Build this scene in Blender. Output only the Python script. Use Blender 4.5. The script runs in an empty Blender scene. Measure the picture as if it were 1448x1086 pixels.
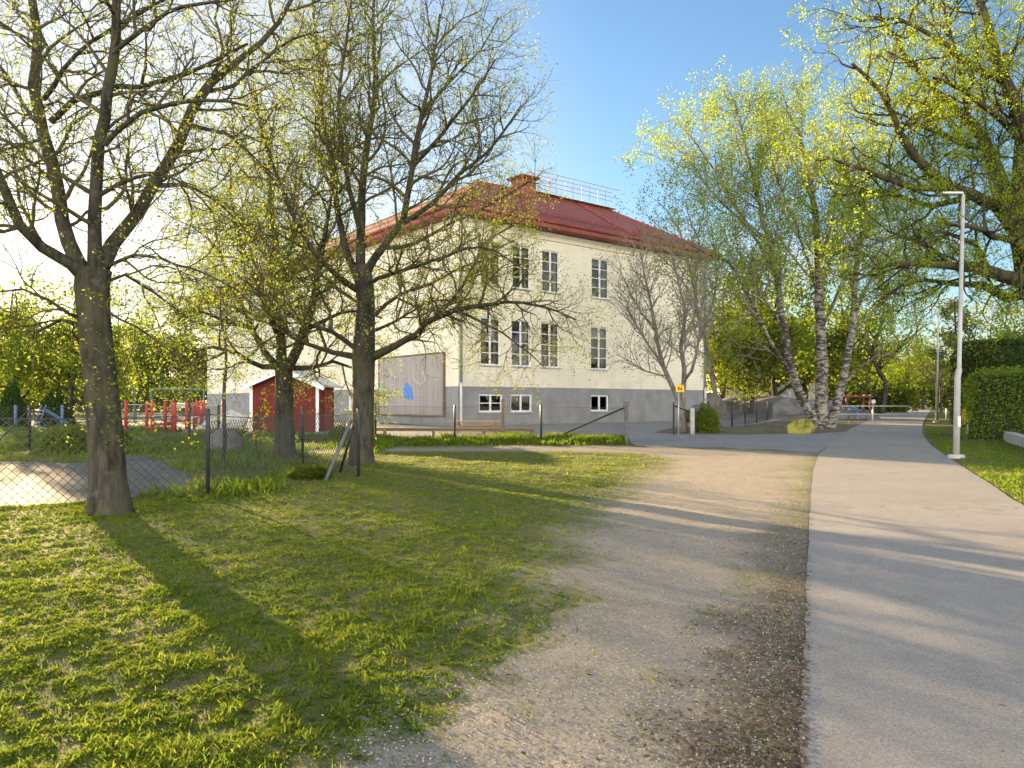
import bpy, bmesh, math, random
import numpy as np
from mathutils import Vector, Matrix, noise, geometry

R = random.Random(7)
NR = np.random.default_rng(11)
C = bpy.context.scene.collection
EYE, F, CX, HY = 1.5, 1067.0, 724.0, 570.0
SUN_TAN, SUN_EL = 0.72, math.radians(9.0)

# ------------------------------------------------------------------ helpers
def sm(a, b, x):
    t = np.clip((np.asarray(x, float) - a) / (b - a), 0, 1)
    return t * t * (3 - 2 * t)

def rise(y):
    return 0.28 * sm(24, 40, y)

def G(px, py):
    """point of the (gently rising) ground seen at a photo pixel"""
    lo, hi = 0.5, 400.0
    for _ in range(60):
        m = (lo + hi) / 2
        if float(rise(m)) < EYE - (py - HY) / F * m: lo = m
        else: hi = m
    return Vector(((px - CX) / F * lo, lo, float(rise(lo))))

def P(px, py, y):
    return Vector(((px - CX) / F * y, y, EYE - (py - HY) / F * y))

def gz(x, y): return float(rise(y))

def empty(name, loc, label, cat, group=None, rz=0.0, scale=1.0):
    o = bpy.data.objects.new(name, None); C.objects.link(o)
    o.location = loc; o.rotation_euler = (0, 0, rz); o.scale = (scale,) * 3
    o.empty_display_size = 0.2
    return tag(o, label, cat, group)

def tag(o, label=None, cat=None, group=None, kind=None):
    if label: o['label'] = label
    if cat: o['category'] = cat
    if group: o['group'] = group
    if kind: o['kind'] = kind
    return o

def link(name, me, mat, parent=None, loc=None):
    o = bpy.data.objects.new(name, me); C.objects.link(o)
    if mat: me.materials.append(mat)
    if parent:
        o.parent = parent
    if loc is not None: o.location = loc
    return o

def dup(root, loc, rz, scale, label, group=None):
    r = root.copy(); C.objects.link(r)
    r.location = loc; r.rotation_euler = (0, 0, rz)
    r.scale = scale if hasattr(scale, '__len__') else (scale,) * 3
    r['label'] = label
    if group: r['group'] = group
    for ch in list(root.children):
        c = ch.copy(); C.objects.link(c); c.parent = r
        for g in list(ch.children):
            d = g.copy(); C.objects.link(d); d.parent = c
    return r

def np_mesh(name, verts, polys, smooth=False, tint=None):
    """verts (n,3); polys list of int arrays (m,k)"""
    me = bpy.data.meshes.new(name)
    verts = np.asarray(verts, np.float32)
    me.vertices.add(len(verts)); me.vertices.foreach_set('co', verts.ravel())
    polys = [np.asarray(p, np.int32) for p in polys if len(p)]
    loops = np.concatenate([p.ravel() for p in polys])
    sizes = np.concatenate([np.full(len(p), p.shape[1], np.int32) for p in polys])
    starts = np.concatenate([[0], np.cumsum(sizes)[:-1]]).astype(np.int32)
    me.loops.add(len(loops)); me.loops.foreach_set('vertex_index', loops)
    me.polygons.add(len(sizes)); me.polygons.foreach_set('loop_start', starts)
    try: me.polygons.foreach_set('loop_total', sizes)
    except Exception: pass
    if smooth: me.polygons.foreach_set('use_smooth', np.ones(len(sizes), bool))
    if tint is not None:
        a = me.attributes.new('tint', 'FLOAT', 'POINT'); a.data.foreach_set('value', np.asarray(tint, np.float32))
    me.update(calc_edges=True); me.validate()
    return me

class MB:
    """collects boxes, tubes and faces into one mesh"""
    def __init__(s): s.v = []; s.f = []
    def face(s, pts):
        i = len(s.v); s.v += [tuple(p) for p in pts]; s.f.append(tuple(range(i, i + len(pts)))); return s
    def box(s, c, size, rot=None, taper=1.0):
        hx, hy, hz = size[0] / 2, size[1] / 2, size[2] / 2
        i = len(s.v); c = Vector(c)
        for z in (-1, 1):
            k = taper if z > 0 else 1.0
            for x, y in ((-1, -1), (1, -1), (1, 1), (-1, 1)):
                p = Vector((x * hx * k, y * hy * k, z * hz))
                if rot is not None: p = rot @ p
                s.v.append(tuple(c + p))
        for q in ((3, 2, 1, 0), (4, 5, 6, 7), (0, 1, 5, 4), (1, 2, 6, 5), (2, 3, 7, 6), (3, 0, 4, 7)):
            s.f.append(tuple(i + k for k in q))
        return s
    def beam(s, a, b, w, h):
        a, b = Vector(a), Vector(b); d = b - a
        q = d.to_track_quat('X', 'Z').to_matrix()
        return s.box((a + b) / 2, (d.length, w, h), q)
    def tube(s, pts, rad, sides=8, cap=True):
        pts = [Vector(p) for p in pts]; n = len(pts)
        if not hasattr(rad, '__len__'): rad = [rad] * n
        i0 = len(s.v); ref = None
        for k, p in enumerate(pts):
            t = (pts[min(k + 1, n - 1)] - pts[max(k - 1, 0)]).normalized()
            if ref is None: ref = t.orthogonal().normalized()
            u = (ref - t * ref.dot(t)).normalized(); ref = u; w = t.cross(u)
            for j in range(sides):
                a = 2 * math.pi * j / sides
                s.v.append(tuple(p + (u * math.cos(a) + w * math.sin(a)) * rad[k]))
        for k in range(n - 1):
            for j in range(sides):
                a, b = i0 + k * sides + j, i0 + k * sides + (j + 1) % sides
                s.f.append((a, b, b + sides, a + sides))
        if cap:
            s.f.append(tuple(i0 + j for j in reversed(range(sides))))
            s.f.append(tuple(i0 + (n - 1) * sides + j for j in range(sides)))
        return s
    def ring(s, c, r, rad, n=16, axis='Y'):
        pts = []
        for k in range(n + 1):
            a = 2 * math.pi * k / n
            p = {'Y': (math.cos(a) * r, 0, math.sin(a) * r), 'X': (0, math.cos(a) * r, math.sin(a) * r), 'Z': (math.cos(a) * r, math.sin(a) * r, 0)}[axis]
            pts.append(Vector(c) + Vector(p))
        return s.tube(pts, rad, 6, False)
    def build(s, name, mat, parent=None, loc=None, smooth=False, bevel=0):
        me = bpy.data.meshes.new(name); me.from_pydata(s.v, [], s.f); me.validate()
        if smooth:
            for p in me.polygons: p.use_smooth = len(p.vertices) == 4
        o = link(name, me, mat, parent, loc)
        if bevel:
            m = o.modifiers.new('bevel', 'BEVEL'); m.width = bevel; m.segments = 2; m.limit_method = 'ANGLE'
        return o

# ------------------------------------------------------------------ materials
class NT:
    def __init__(s, name):
        s.m = bpy.data.materials.new(name); s.m.use_nodes = True
        s.t = s.m.node_tree; s.t.nodes.clear()
        s.out = s.n('ShaderNodeOutputMaterial')
    def n(s, typ, **kw):
        nd = s.t.nodes.new(typ)
        for k, v in kw.items():
            if k.startswith('_'): setattr(nd, k[1:], v)
            else:
                key = k.replace('__', ' ')
                nd.inputs[key].default_value = v
        return nd
    def l(s, a, b): s.t.links.new(a, b); return s
    def obj(s): return s.n('ShaderNodeTexCoord').outputs['Object']
    def geo(s): return s.n('ShaderNodeNewGeometry').outputs['Position']
    def noise(s, vec, scale, detail=4, rough=0.55, stretch=None):
        if stretch:
            mp = s.n('ShaderNodeMapping'); mp.inputs['Scale'].default_value = stretch; s.l(vec, mp.inputs['Vector']); vec = mp.outputs[0]
        nd = s.n('ShaderNodeTexNoise', Scale=scale, Detail=detail, Roughness=rough); s.l(vec, nd.inputs['Vector']); return nd.outputs['Fac']
    def ramp(s, fac, stops):
        r = s.n('ShaderNodeValToRGB'); e = r.color_ramp.elements
        while len(e) < len(stops): e.new(0.5)
        for el, (p, c) in zip(e, stops):
            el.position = p; el.color = (*c, 1) if hasattr(c, '__len__') else (c, c, c, 1)
        s.l(fac, r.inputs[0]); return r.outputs[0]
    def mix(s, fac, a, b, mode='MIX'):
        m = s.n('ShaderNodeMix', _data_type='RGBA', _blend_type=mode)
        for sock, val in ((m.inputs[0], fac), (m.inputs[6], a), (m.inputs[7], b)):
            if hasattr(val, 'node'): s.l(val, sock)
            elif hasattr(val, '__len__'): sock.default_value = (*val, 1) if len(val) == 3 else val
            else: sock.default_value = val
        return m.outputs[2]
    def math(s, op, a, b=0.0):
        m = s.n('ShaderNodeMath', _operation=op)
        for sock, val in ((m.inputs[0], a), (m.inputs[1], b)):
            if hasattr(val, 'node'): s.l(val, sock)
            else: sock.default_value = val
        return m.outputs[0]
    def bump(s, h, strength=0.5, dist=0.02, normal=None):
        b = s.n('ShaderNodeBump', Strength=strength, Distance=dist); s.l(h, b.inputs['Height'])
        if normal: s.l(normal, b.inputs['Normal'])
        return b.outputs[0]
    def attr(s, name): return s.n('ShaderNodeAttribute', _attribute_name=name).outputs['Fac']
    def pbr(s, col, rough=0.8, normal=None, metal=0.0, spec=0.3):
        p = s.n('ShaderNodeBsdfPrincipled', Metallic=metal)
        p.inputs['Specular IOR Level'].default_value = spec
        for sock, val in ((p.inputs['Base Color'], col), (p.inputs['Roughness'], rough)):
            if hasattr(val, 'node'): s.l(val, sock)
            elif hasattr(val, '__len__'): sock.default_value = (*val, 1)
            else: sock.default_value = val
        if normal: s.l(normal, p.inputs['Normal'])
        s.l(p.outputs[0], s.out.inputs[0]); return s.m

def weathered(name, col, rough=0.7, var=0.25, scale=6.0, bump=0.15, metal=0.0, spec=0.3, dirt=None):
    t = NT(name); v = t.obj()
    n1 = t.noise(v, scale, 6); n2 = t.noise(v, scale * 7, 3)
    d = dirt or tuple(c * (1 - var) for c in col)
    c = t.mix(t.ramp(n1, [(0.35, 0), (0.7, 1)]), tuple(min(1, k * (1 + var * .35)) for k in col), d)
    return t.pbr(c, t.math('MULTIPLY_ADD', n2, 0.25) if False else rough, t.bump(n2, bump, 0.01), metal, spec)

def bark_mat(name, dark, light, moss=None, sc=1.0):
    t = NT(name); v = t.obj()
    n1 = t.noise(v, 9 * sc, 6, .65, (1, 1, .22)); n2 = t.noise(v, 2.0 * sc, 4)
    n3 = t.noise(v, 40 * sc, 3, .6, (1, 1, .4))
    c = t.mix(t.ramp(n1, [(0.36, 0), (0.62, 1)]), dark, light)
    pale = t.ramp(t.noise(v, 5 * sc, 3), [(0.60, 0), (0.70, 1)])
    c = t.mix(t.math('MULTIPLY', pale, .45), c, tuple(min(1, k * 1.7) for k in light))
    if moss: c = t.mix(t.ramp(n2, [(0.48, 0), (0.66, .75)]), c, moss)
    h = t.math('ADD', n1, t.math('MULTIPLY', n3, .35))
    return t.pbr(c, .9, t.bump(h, .9, .035), 0, .15)

def birch_mat():
    t = NT('birch_bark'); v = t.obj()
    n = t.noise(v, 3.6, 6, .65, (1, 1, 2.6)); n2 = t.noise(v, .8, 3)
    f = t.math('ADD', n, t.math('MULTIPLY', n2, .35))
    c = t.mix(t.ramp(f, [(0.60, 0), (0.72, 1)]), (.27, .25, .215), (.045, .038, .03))
    return t.pbr(c, .8, t.bump(n, .5, .02), 0, .2)

def leaf_mat(name, c0, c1, trans=0.5, tc=None):
    t = NT(name); a = t.attr('tint'); c = t.mix(a, c0, c1)
    d = t.n('ShaderNodeBsdfDiffuse'); tr = t.n('ShaderNodeBsdfTranslucent')
    t.l(c, d.inputs[0]); t.l(t.mix(.5, c, tc) if tc else c, tr.inputs[0])
    m = t.n('ShaderNodeMixShader'); m.inputs[0].default_value = trans
    t.l(d.outputs[0], m.inputs[1]); t.l(tr.outputs[0], m.inputs[2]); t.l(m.outputs[0], t.out.inputs[0]); return t.m

def ground_mat():
    t = NT('meadow_soil'); v = t.geo()
    dirt, litter, worn = t.attr('dirt'), t.attr('litter'), t.attr('worn')
    n = t.noise(v, .9, 5); n2 = t.noise(v, 7, 6, .65); n3 = t.noise(v, 40, 4, .7); n4 = t.noise(v, 2.3, 4)
    green = t.mix(t.ramp(n2, [(0.35, 0), (0.65, 1)]), (.065, .095, .016), (.13, .145, .032))
    soil = t.mix(n3, (.075, .06, .04), (.17, .14, .095))
    g = t.mix(t.ramp(t.math('ADD', t.math('MULTIPLY', n2, .6), t.math('MULTIPLY', n, .4)), [(0.45, 0), (0.6, .85)]), green, soil)
    dcol = t.mix(n2, (.225, .203, .172), (.365, .33, .275))
    dcol = t.mix(t.ramp(n3, [(0.3, .6), (0.55, 0)]), dcol, (.10, .085, .065))
    vo = t.n('ShaderNodeTexVoronoi', Scale=55.0); t.l(v, vo.inputs['Vector'])
    peb = t.math('MULTIPLY', t.ramp(vo.outputs['Distance'], [(0.22, 1), (0.34, 0)]), t.ramp(t.n('ShaderNodeSeparateColor').outputs[0], [(0, 0), (1, 1)]) if False else t.ramp(t.noise(v, 23, 2), [(0.5, 0), (0.62, 1)]))
    dcol = t.mix(t.math('MULTIPLY', peb, .7), dcol, (.42, .40, .36))
    lcol = t.mix(n3, (.085, .066, .046), (.25, .20, .14))
    lcol = t.mix(t.ramp(n2, [(.35, 0), (.6, .7)]), lcol, (.16, .15, .135))
    c = t.mix(dirt, g, dcol)
    c = t.mix(litter, c, lcol)
    h = t.math('ADD', t.math('MULTIPLY', n3, .5), n2)
    h = t.math('ADD', h, t.math('MULTIPLY', peb, .4))
    return t.pbr(c, .95, t.bump(h, .7, .03), 0, .1)

def asphalt_mat(name, a, b, crack=True):
    t = NT(name); v = t.geo()
    n = t.noise(v, .45, 5); n2 = t.noise(v, 75, 3, .7); n3 = t.noise(v, 3.5, 5, .6)
    c = t.mix(t.ramp(n, [(.3, 0), (.7, 1)]), a, b)
    c = t.mix(t.ramp(n3, [(.42, .28), (.62, 0)]), c, tuple(k * .72 for k in a))
    c = t.mix(t.ramp(n2, [(.36, .55), (.5, 0)]), c, tuple(k * .45 for k in a))
    n5 = t.noise(v, 180, 2, .6); c = t.mix(t.ramp(n5, [(.55, 0), (.7, .4)]), c, tuple(min(1, k * 1.9) for k in b))
    st_ = t.noise(v, 1.1, 6, .7); c = t.mix(t.ramp(st_, [(.53, 0), (.68, .35)]), c, tuple(k * .6 for k in a))
    vo = t.n('ShaderNodeTexVoronoi', _feature='DISTANCE_TO_EDGE', Scale=.33); wv = t.n('ShaderNodeVectorMath', _operation='ADD'); nz = t.n('ShaderNodeTexNoise', Scale=1.7, Detail=6.0); t.l(v, nz.inputs['Vector']); t.l(v, wv.inputs[0]); t.l(nz.outputs['Color'], wv.inputs[1]); t.l(wv.outputs[0], vo.inputs['Vector'])
    c = t.mix(t.math('MULTIPLY', t.ramp(vo.outputs['Distance'], [(.002, .6), (.007, 0)]), t.ramp(n, [(.5, 0), (.6, 1)])), c, tuple(k * .4 for k in a))
    c = t.mix(t.ramp(n2, [(.58, 0), (.72, .45)]), c, tuple(min(1, k * 1.7) for k in b))
    return t.pbr(c, .85, t.bump(n2, .55, .012), 0, .2)

M = {}
M['ground'] = ground_mat()
M['path'] = asphalt_mat('worn_path_asphalt', (.235, .225, .212), (.29, .278, .26))
M['yard'] = asphalt_mat('yard_asphalt', (.20, .205, .215), (.26, .262, .27))
M['bark'] = bark_mat('rough_grey_brown_bark', (.018, .016, .012), (.066, .060, .046), (.06, .062, .028))
M['bark_pale'] = bark_mat('pale_grey_bark', (.085, .075, .062), (.23, .205, .17))
M['bark_twig'] = weathered('twig_bark', (.085, .074, .034), .9, .35, 5, .1, spec=.1)
M['bark_grey'] = weathered('grey_twig_bark', (.23, .21, .175), .9, .35, 5, .1, spec=.1)
M['bark_oak'] = bark_mat('mossy_oak_bark', (.02, .017, .012), (.07, .058, .04), (.11, .115, .025))
M['birch'] = birch_mat()
M['leaf_bud'] = leaf_mat('opening_bud_leaves', (.14, .185, .03), (.245, .285, .042), .55)
M['leaf_birch'] = leaf_mat('fresh_birch_leaves', (.18, .26, .02), (.32, .39, .03), .58)
M['leaf_spring'] = leaf_mat('spring_green_leaves', (.10, .155, .018), (.21, .255, .028), .62)
M['leaf_mid'] = leaf_mat('mid_green_leaves', (.065, .095, .015), (.14, .165, .024), .55)
M['leaf_dark'] = leaf_mat('dark_conifer_leaves', (.022, .046, .014), (.06, .09, .022), .25)
M['leaf_hedge'] = leaf_mat('clipped_hedge_leaves', (.12, .20, .024), (.23, .30, .04), .45)
M['leaf_pine'] = leaf_mat('pine_needles', (.05, .075, .03), (.11, .13, .05), .2)
M['blossom'] = leaf_mat('yellow_blossom', (.42, .34, .015), (.5, .42, .02), .4)
M['grass'] = leaf_mat('grass_blades', (.085, .16, .015), (.215, .25, .038), .55)
M['hedge_core'] = weathered('hedge_core', (.025, .035, .012), .95, .4)
M['red_wood'] = None

def brick_cream():
    t = NT('cream_painted_brick'); v = t.obj()
    sx = t.n('ShaderNodeSeparateXYZ'); t.l(v, sx.inputs[0])
    cb = t.n('ShaderNodeCombineXYZ'); t.l(t.math('ADD', sx.outputs[0], sx.outputs[1]), cb.inputs[0]); t.l(sx.outputs[2], cb.inputs[1])
    b = t.n('ShaderNodeTexBrick', Scale=1.0); t.l(cb.outputs[0], b.inputs['Vector'])
    b.inputs['Brick Width'].default_value = .62; b.inputs['Row Height'].default_value = .19; b.inputs['Mortar Size'].default_value = .012
    b.inputs['Color1'].default_value = (.78, .715, .565, 1); b.inputs['Color2'].default_value = (.74, .675, .525, 1); b.inputs['Mortar'].default_value = (.68, .62, .48, 1)
    n = t.noise(v, .5, 6); n2 = t.noise(v, 12, 4)
    drip = t.noise(v, 1.6, 4, .6, (1, 1, .12))
    c = t.mix(t.ramp(n, [(.4, 0), (.75, .35)]), b.outputs['Color'], (.62, .56, .42))
    c = t.mix(t.ramp(drip, [(.52, 0), (.75, .38)]), c, (.50, .45, .34))
    hz = t.n('ShaderNodeMapRange'); t.l(sx.outputs[2], hz.inputs[0]); hz.inputs[1].default_value = 3.6; hz.inputs[2].default_value = 2.1
    c = t.mix(t.math('MULTIPLY', hz.outputs[0], t.ramp(t.noise(v, 1.1, 5), [(.4, 0), (.7, .5)])), c, (.45, .42, .35))
    h = t.math('ADD', t.math('MULTIPLY', b.outputs['Fac'], -1), t.math('MULTIPLY', n2, .3))
    return t.pbr(c, .75, t.bump(h, .55, .02), 0, .25)

def tiles_red():
    t = NT('red_sheet_roof'); v = t.obj()
    sx = t.n('ShaderNodeSeparateXYZ'); t.l(v, sx.inputs[0])
    cb = t.n('ShaderNodeCombineXYZ'); t.l(t.math('ADD', sx.outputs[0], sx.outputs[1]), cb.inputs[0]); t.l(t.math('MULTIPLY', sx.outputs[2], 1.7), cb.inputs[1])
    b = t.n('ShaderNodeTexBrick', Scale=1.0); t.l(cb.outputs[0], b.inputs['Vector'])
    b.inputs['Brick Width'].default_value = .5; b.inputs['Row Height'].default_value = .42; b.inputs['Mortar Size'].default_value = .075
    b.inputs['Color1'].default_value = (.34, .10, .072, 1); b.inputs['Color2'].default_value = (.28, .082, .062, 1); b.inputs['Mortar'].default_value = (.085, .03, .028, 1)
    n = t.noise(v, .8, 5)
    c = t.mix(t.ramp(n, [(.4, 0), (.7, .4)]), b.outputs['Color'], (.20, .06, .045))
    h = t.math('MULTIPLY', b.outputs['Fac'], -1)
    return t.pbr(c, .62, t.bump(h, .9, .06), 0, .3)

def planks(name, col, dark, axis=0, w=.14):
    t = NT(name); v = t.obj()
    sx = t.n('ShaderNodeSeparateXYZ'); t.l(v, sx.inputs[0])
    u = t.math('ADD', sx.outputs[0], sx.outputs[1]) if axis == 0 else sx.outputs[2]
    fr = t.math('FRACT', t.math('DIVIDE', u, w)); fl = t.math('FLOOR', t.math('DIVIDE', u, w))
    wn = t.n('ShaderNodeTexWhiteNoise', _noise_dimensions='1D'); t.l(fl, wn.inputs['W'])
    gap = t.ramp(fr, [(0.0, 1), (.08, 0)])
    g = t.noise(v, 9, 5, .6, (1, 1, .1) if axis == 0 else (.1, .1, 1))
    c = t.mix(wn.outputs[0], col, tuple(k * .78 for k in col)); c = t.mix(t.ramp(g, [(.4, 0), (.7, .6)]), c, dark)
    c = t.mix(gap, c, tuple(k * .35 for k in dark))
    return t.pbr(c, .8, t.bump(t.math('ADD', t.math('MULTIPLY', gap, -1), t.math('MULTIPLY', g, .3)), .6, .02), 0, .2)

def glass_mat():
    t = NT('window_glass'); v = t.obj()
    nb = t.bump(t.noise(v, .8, 1), .08, .05)
    gl = t.n('ShaderNodeBsdfGlossy', Roughness=.03); t.l(nb, gl.inputs['Normal']); tr = t.n('ShaderNodeBsdfTransparent'); tr.inputs[0].default_value = (.80, .85, .83, 1)
    fr = t.n('ShaderNodeFresnel', IOR=1.5); t.l(nb, fr.inputs['Normal'])
    m = t.n('ShaderNodeMixShader'); t.l(fr.outputs[0], m.inputs[0]); t.l(tr.outputs[0], m.inputs[1]); t.l(gl.outputs[0], m.inputs[2]); t.l(m.outputs[0], t.out.inputs[0]); return t.m
def birch_like(): pass
M['brick'] = brick_cream()
M['plinth'] = weathered('grey_rendered_plinth', (.235, .235, .235), .9, .22, 1.3, .25)
M['roof'] = tiles_red()
M['red_trim'] = weathered('red_metal_trim', (.25, .06, .048), .6, .25, 2, .1)
M['chimney'] = weathered('red_chimney_metal', (.20, .055, .045), .7, .3, 3, .2)
M['glass'] = glass_mat()
M['white'] = weathered('white_painted_wood', (.74, .73, .70), .5, .12, 5, .08)
M['zinc'] = weathered('zinc_sheet', (.40, .42, .44), .4, .2, 3, .05, .6)
M['grey_panel'] = planks('weathered_grey_planks', (.36, .335, .315), (.22, .20, .19), 0, .21)
M['blue_paint'] = weathered('blue_paint', (.09, .22, .55), .8, .3, 6)
M['green_paint'] = weathered('turquoise_paint', (.20, .42, .36), .8, .3, 6)
M['pale_paint'] = weathered('pale_paint', (.50, .47, .45), .8, .2, 6)
M['shed_red'] = planks('falu_red_boards', (.15, .026, .02), (.10, .018, .015), 0, .16)
M['shed_door'] = planks('red_door_boards', (.22, .045, .035), (.15, .028, .024), 0, .1)
M['roof_felt'] = weathered('pale_metal_roof', (.50, .52, .55), .45, .15, 2, .1, .3)
M['post_green'] = weathered('dark_green_post', (.022, .032, .03), .45, .3, 8, .1)
M['wire'] = weathered('plastic_coated_wire', (.07, .075, .07), .5, .3, 8, .05)
M['wire_light'] = weathered('galvanised_wire', (.075, .08, .078), .6, .3, 8, .05, .2)
M['galv_old'] = weathered('dull_steel', (.12, .12, .115), .7, .3, 4, .1, .1)
M['galv'] = weathered('galvanised_steel', (.46, .46, .45), .45, .2, 4, .08, .5)
M['lamp_white'] = weathered('painted_lamp_pole', (.34, .335, .32), .55, .22, 2, .06)
M['concrete'] = weathered('grey_concrete', (.38, .37, .35), .9, .25, 4, .3)
M['wood_old'] = planks('old_timber', (.20, .145, .09), (.11, .08, .05), 1, .3)
M['wood_bench'] = planks('oiled_bench_timber', (.36, .20, .085), (.22, .12, .06), 1, .14)
M['play_red'] = weathered('red_play_paint', (.36, .036, .032), .5, .3, 5, .08)
M['play_blue'] = weathered('blue_play_paint', (.09, .15, .24), .6, .3, 5, .08)
M['play_green'] = weathered('green_play_paint', (.09, .18, .16), .5, .25, 5, .08)
M['yellow'] = weathered('yellow_sign_paint', (.72, .42, .02), .5, .2, 6, .05)
M['sign_black'] = weathered('black_sign_paint', (.02, .02, .02), .5, .2, 6, .05)
M['rock_dark'] = weathered('dark_granite', (.13, .128, .125), .9, .4, 3, .6)
M['rock'] = weathered('grey_granite', (.17, .165, .16), .9, .5, 1.1, .9)
def mossy():
    t = NT('yellow_mossy_stone'); v = t.obj(); n = t.noise(v, 1.8, 6, .65)
    c = t.mix(t.ramp(n, [(.45, 0), (.6, 1)]), (.27, .25, .05), (.06, .06, .025))
    return t.pbr(c, .85, t.bump(n, .7, .04), 0, .15)
M['moss_rock'] = mossy()
M['far_cream'] = weathered('pale_yellow_render', (.62, .52, .30), .8, .1, 1, .1)
M['far_white'] = weathered('white_render', (.66, .63, .57), .8, .1, 1, .1)
M['far_beige'] = weathered('beige_cladding', (.52, .42, .32), .8, .12, 1, .1)
M['far_roof'] = weathered('brown_roof', (.20, .13, .09), .8, .2, 2, .2)
M['dry_leaf'] = leaf_mat('dry_leaves', (.07, .055, .038), (.22, .18, .13), .2)
M['stone'] = leaf_mat('loose_stones', (.13, .12, .105), (.42, .40, .36), 0.0)
M['log'] = bark_mat('log_bark', (.06, .045, .03), (.20, .155, .10))

# ------------------------------------------------------------------ the ground
def edge(pix): return [G(*p).xy for p in pix]
PATH_L = edge([(1108, 1500), (1130, 1086), (1136, 950), (1140, 850), (1144, 760), (1146, 700), (1150, 665), (1158, 642), (1176, 626), (1200, 611), (1222, 598), (1244, 587), (1262, 580), (1280, 575.6)])
PATH_R = edge([(2600, 1500), (2000, 1086), (1740, 900), (1560, 782), (1448, 717), (1380, 672), (1345, 650), (1322, 634), (1310, 622), (1304, 612), (1304, 602), (1308, 592), (1313, 584), (1318, 577.6)])
PATH_L = [PATH_L[0] + Vector((-.05, -6))] + PATH_L
PATH_R = [PATH_R[0] + Vector((0, -6))] + PATH_R
def ragged(line, amp, step=.12):
    out = []
    for a_, b_ in zip(line[:-1], line[1:]):
        n_ = max(1, int((b_ - a_).length / (step * (1 + a_.y * .06)))) if a_.y < 30 else 1
        for k_ in range(n_):
            p_ = a_.lerp(b_, k_ / n_); w_ = noise.noise((p_.x * 3, p_.y * 3, 1)) + .6 * noise.noise((p_.x * 9, p_.y * 9, 2)) + .9 * noise.noise((p_.x * .5, p_.y * .5, 4))
            out.append(p_ + Vector((w_ * amp, 0)))
    return out + [line[-1]]
path_poly = PATH_L + PATH_R[::-1]
path_edge = ragged(PATH_L, .014) + ragged(PATH_R, .03)[::-1]
dirt_poly = edge([(330, 1500), (470, 1086), (560, 1010), (640, 955), (690, 900), (745, 850), (775, 800), (800, 755), (835, 715), (880, 690), (930, 662), (945, 649), (905, 641), (800, 638.5), (650, 638), (520, 639), (430, 643), (430, 636), (520, 633.5), (700, 632), (890, 631), (1000, 633), (1157, 641), (1147, 700), (1140, 850), (1130, 1086), (1108, 1500)])
yard_poly = [Vector(p) for p in ((-14, 33.5),)] + edge([(505, 616), (700, 617.5), (889, 619), (891, 626), (900, 630.5), (925, 632.6), (955, 631.6), (985, 633.6), (1020, 633), (1055, 635.8), (1090, 635.6), (1120, 638.5), (1156, 640.5), (1180, 624), (1200, 612), (1244, 588)]) + [Vector((35, 70)), Vector((15, 75)), Vector((-6, 42)), Vector((-30, 78)), Vector((-40, 78))]
patch_poly = edge([(-420, 652), (-200, 651), (0, 653), (120, 654), (180, 644), (206, 646), (236, 658), (262, 671), (282, 686), (232, 696), (180, 704), (90, 712), (0, 718), (-200, 734), (-420, 745)])
verge_poly = edge([(925, 612.3), (942, 607), (960, 603.5), (1002, 604.5), (1050, 602.5), (1100, 595), (1130, 588), (1150, 584), (1200, 580), (1246, 579.5), (1251, 583), (1238, 589), (1212, 602), (1196, 610.5), (1150, 613.6), (1050, 614.8), (985, 614.2)])
rverge_poly = edge([(1313, 623), (1305, 603), (1319, 579)]) + [Vector((60, 80)), Vector((60, 8))] + edge([(1700, 800), (1448, 722), (1346, 655)])

def seg_dist(X, Y, poly):
    """signed distance (inside > 0) of points to polygon"""
    X = np.asarray(X, float); Y = np.asarray(Y, float)
    best = np.full(X.shape, 1e9); inside = np.zeros(X.shape, bool)
    n = len(poly)
    for i in range(n):
        ax, ay = poly[i]; bx, by = poly[(i + 1) % n]
        dx, dy = bx - ax, by - ay; L = dx * dx + dy * dy + 1e-12
        t = np.clip(((X - ax) * dx + (Y - ay) * dy) / L, 0, 1)
        best = np.minimum(best, np.hypot(X - ax - t * dx, Y - ay - t * dy))
        c = ((ay > Y) != (by > Y))
        with np.errstate(divide='ignore', invalid='ignore'):
            c &= X < (bx - ax) * (Y - ay) / (by - ay if by != ay else 1e-12) + ax
        inside ^= c
    return np.where(inside, best, -best)

def vnoise(X, Y, sc, seed=0.0):
    return np.array([noise.noise((x * sc + seed, y * sc - seed, seed)) for x, y in zip(X.ravel(), Y.ravel())]).reshape(X.shape)

def masks(X, Y):
    n1 = vnoise(X, Y, .8, 3.1); n2 = vnoise(X, Y, 2.6, 9.7); n3 = vnoise(X, Y, 7, 5.2)
    sd = seg_dist(X, Y, dirt_poly)
    wid = np.clip(.10 * Y, .35, .8)
    d = sm(-1, 1, (sd + (n1 * .75 + n2 * .5 + n3 * .3) * np.clip(1.6 - Y * .05, .3, 1)) / wid)
    sp = seg_dist(X, Y, path_poly)
    lit = sm(-.75, -.05, sp + n2 * .35 + n1 * .25) * sm(2, -.1, X - 6) * sm(15, 6.5, Y) * (Y > 0)
    return d, lit, sp, (n1, n2, n3)

def hard(X, Y):
    """>0 on any asphalt"""
    return np.maximum.reduce([seg_dist(X, Y, p) for p in (path_poly, yard_poly, patch_poly)])

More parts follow.
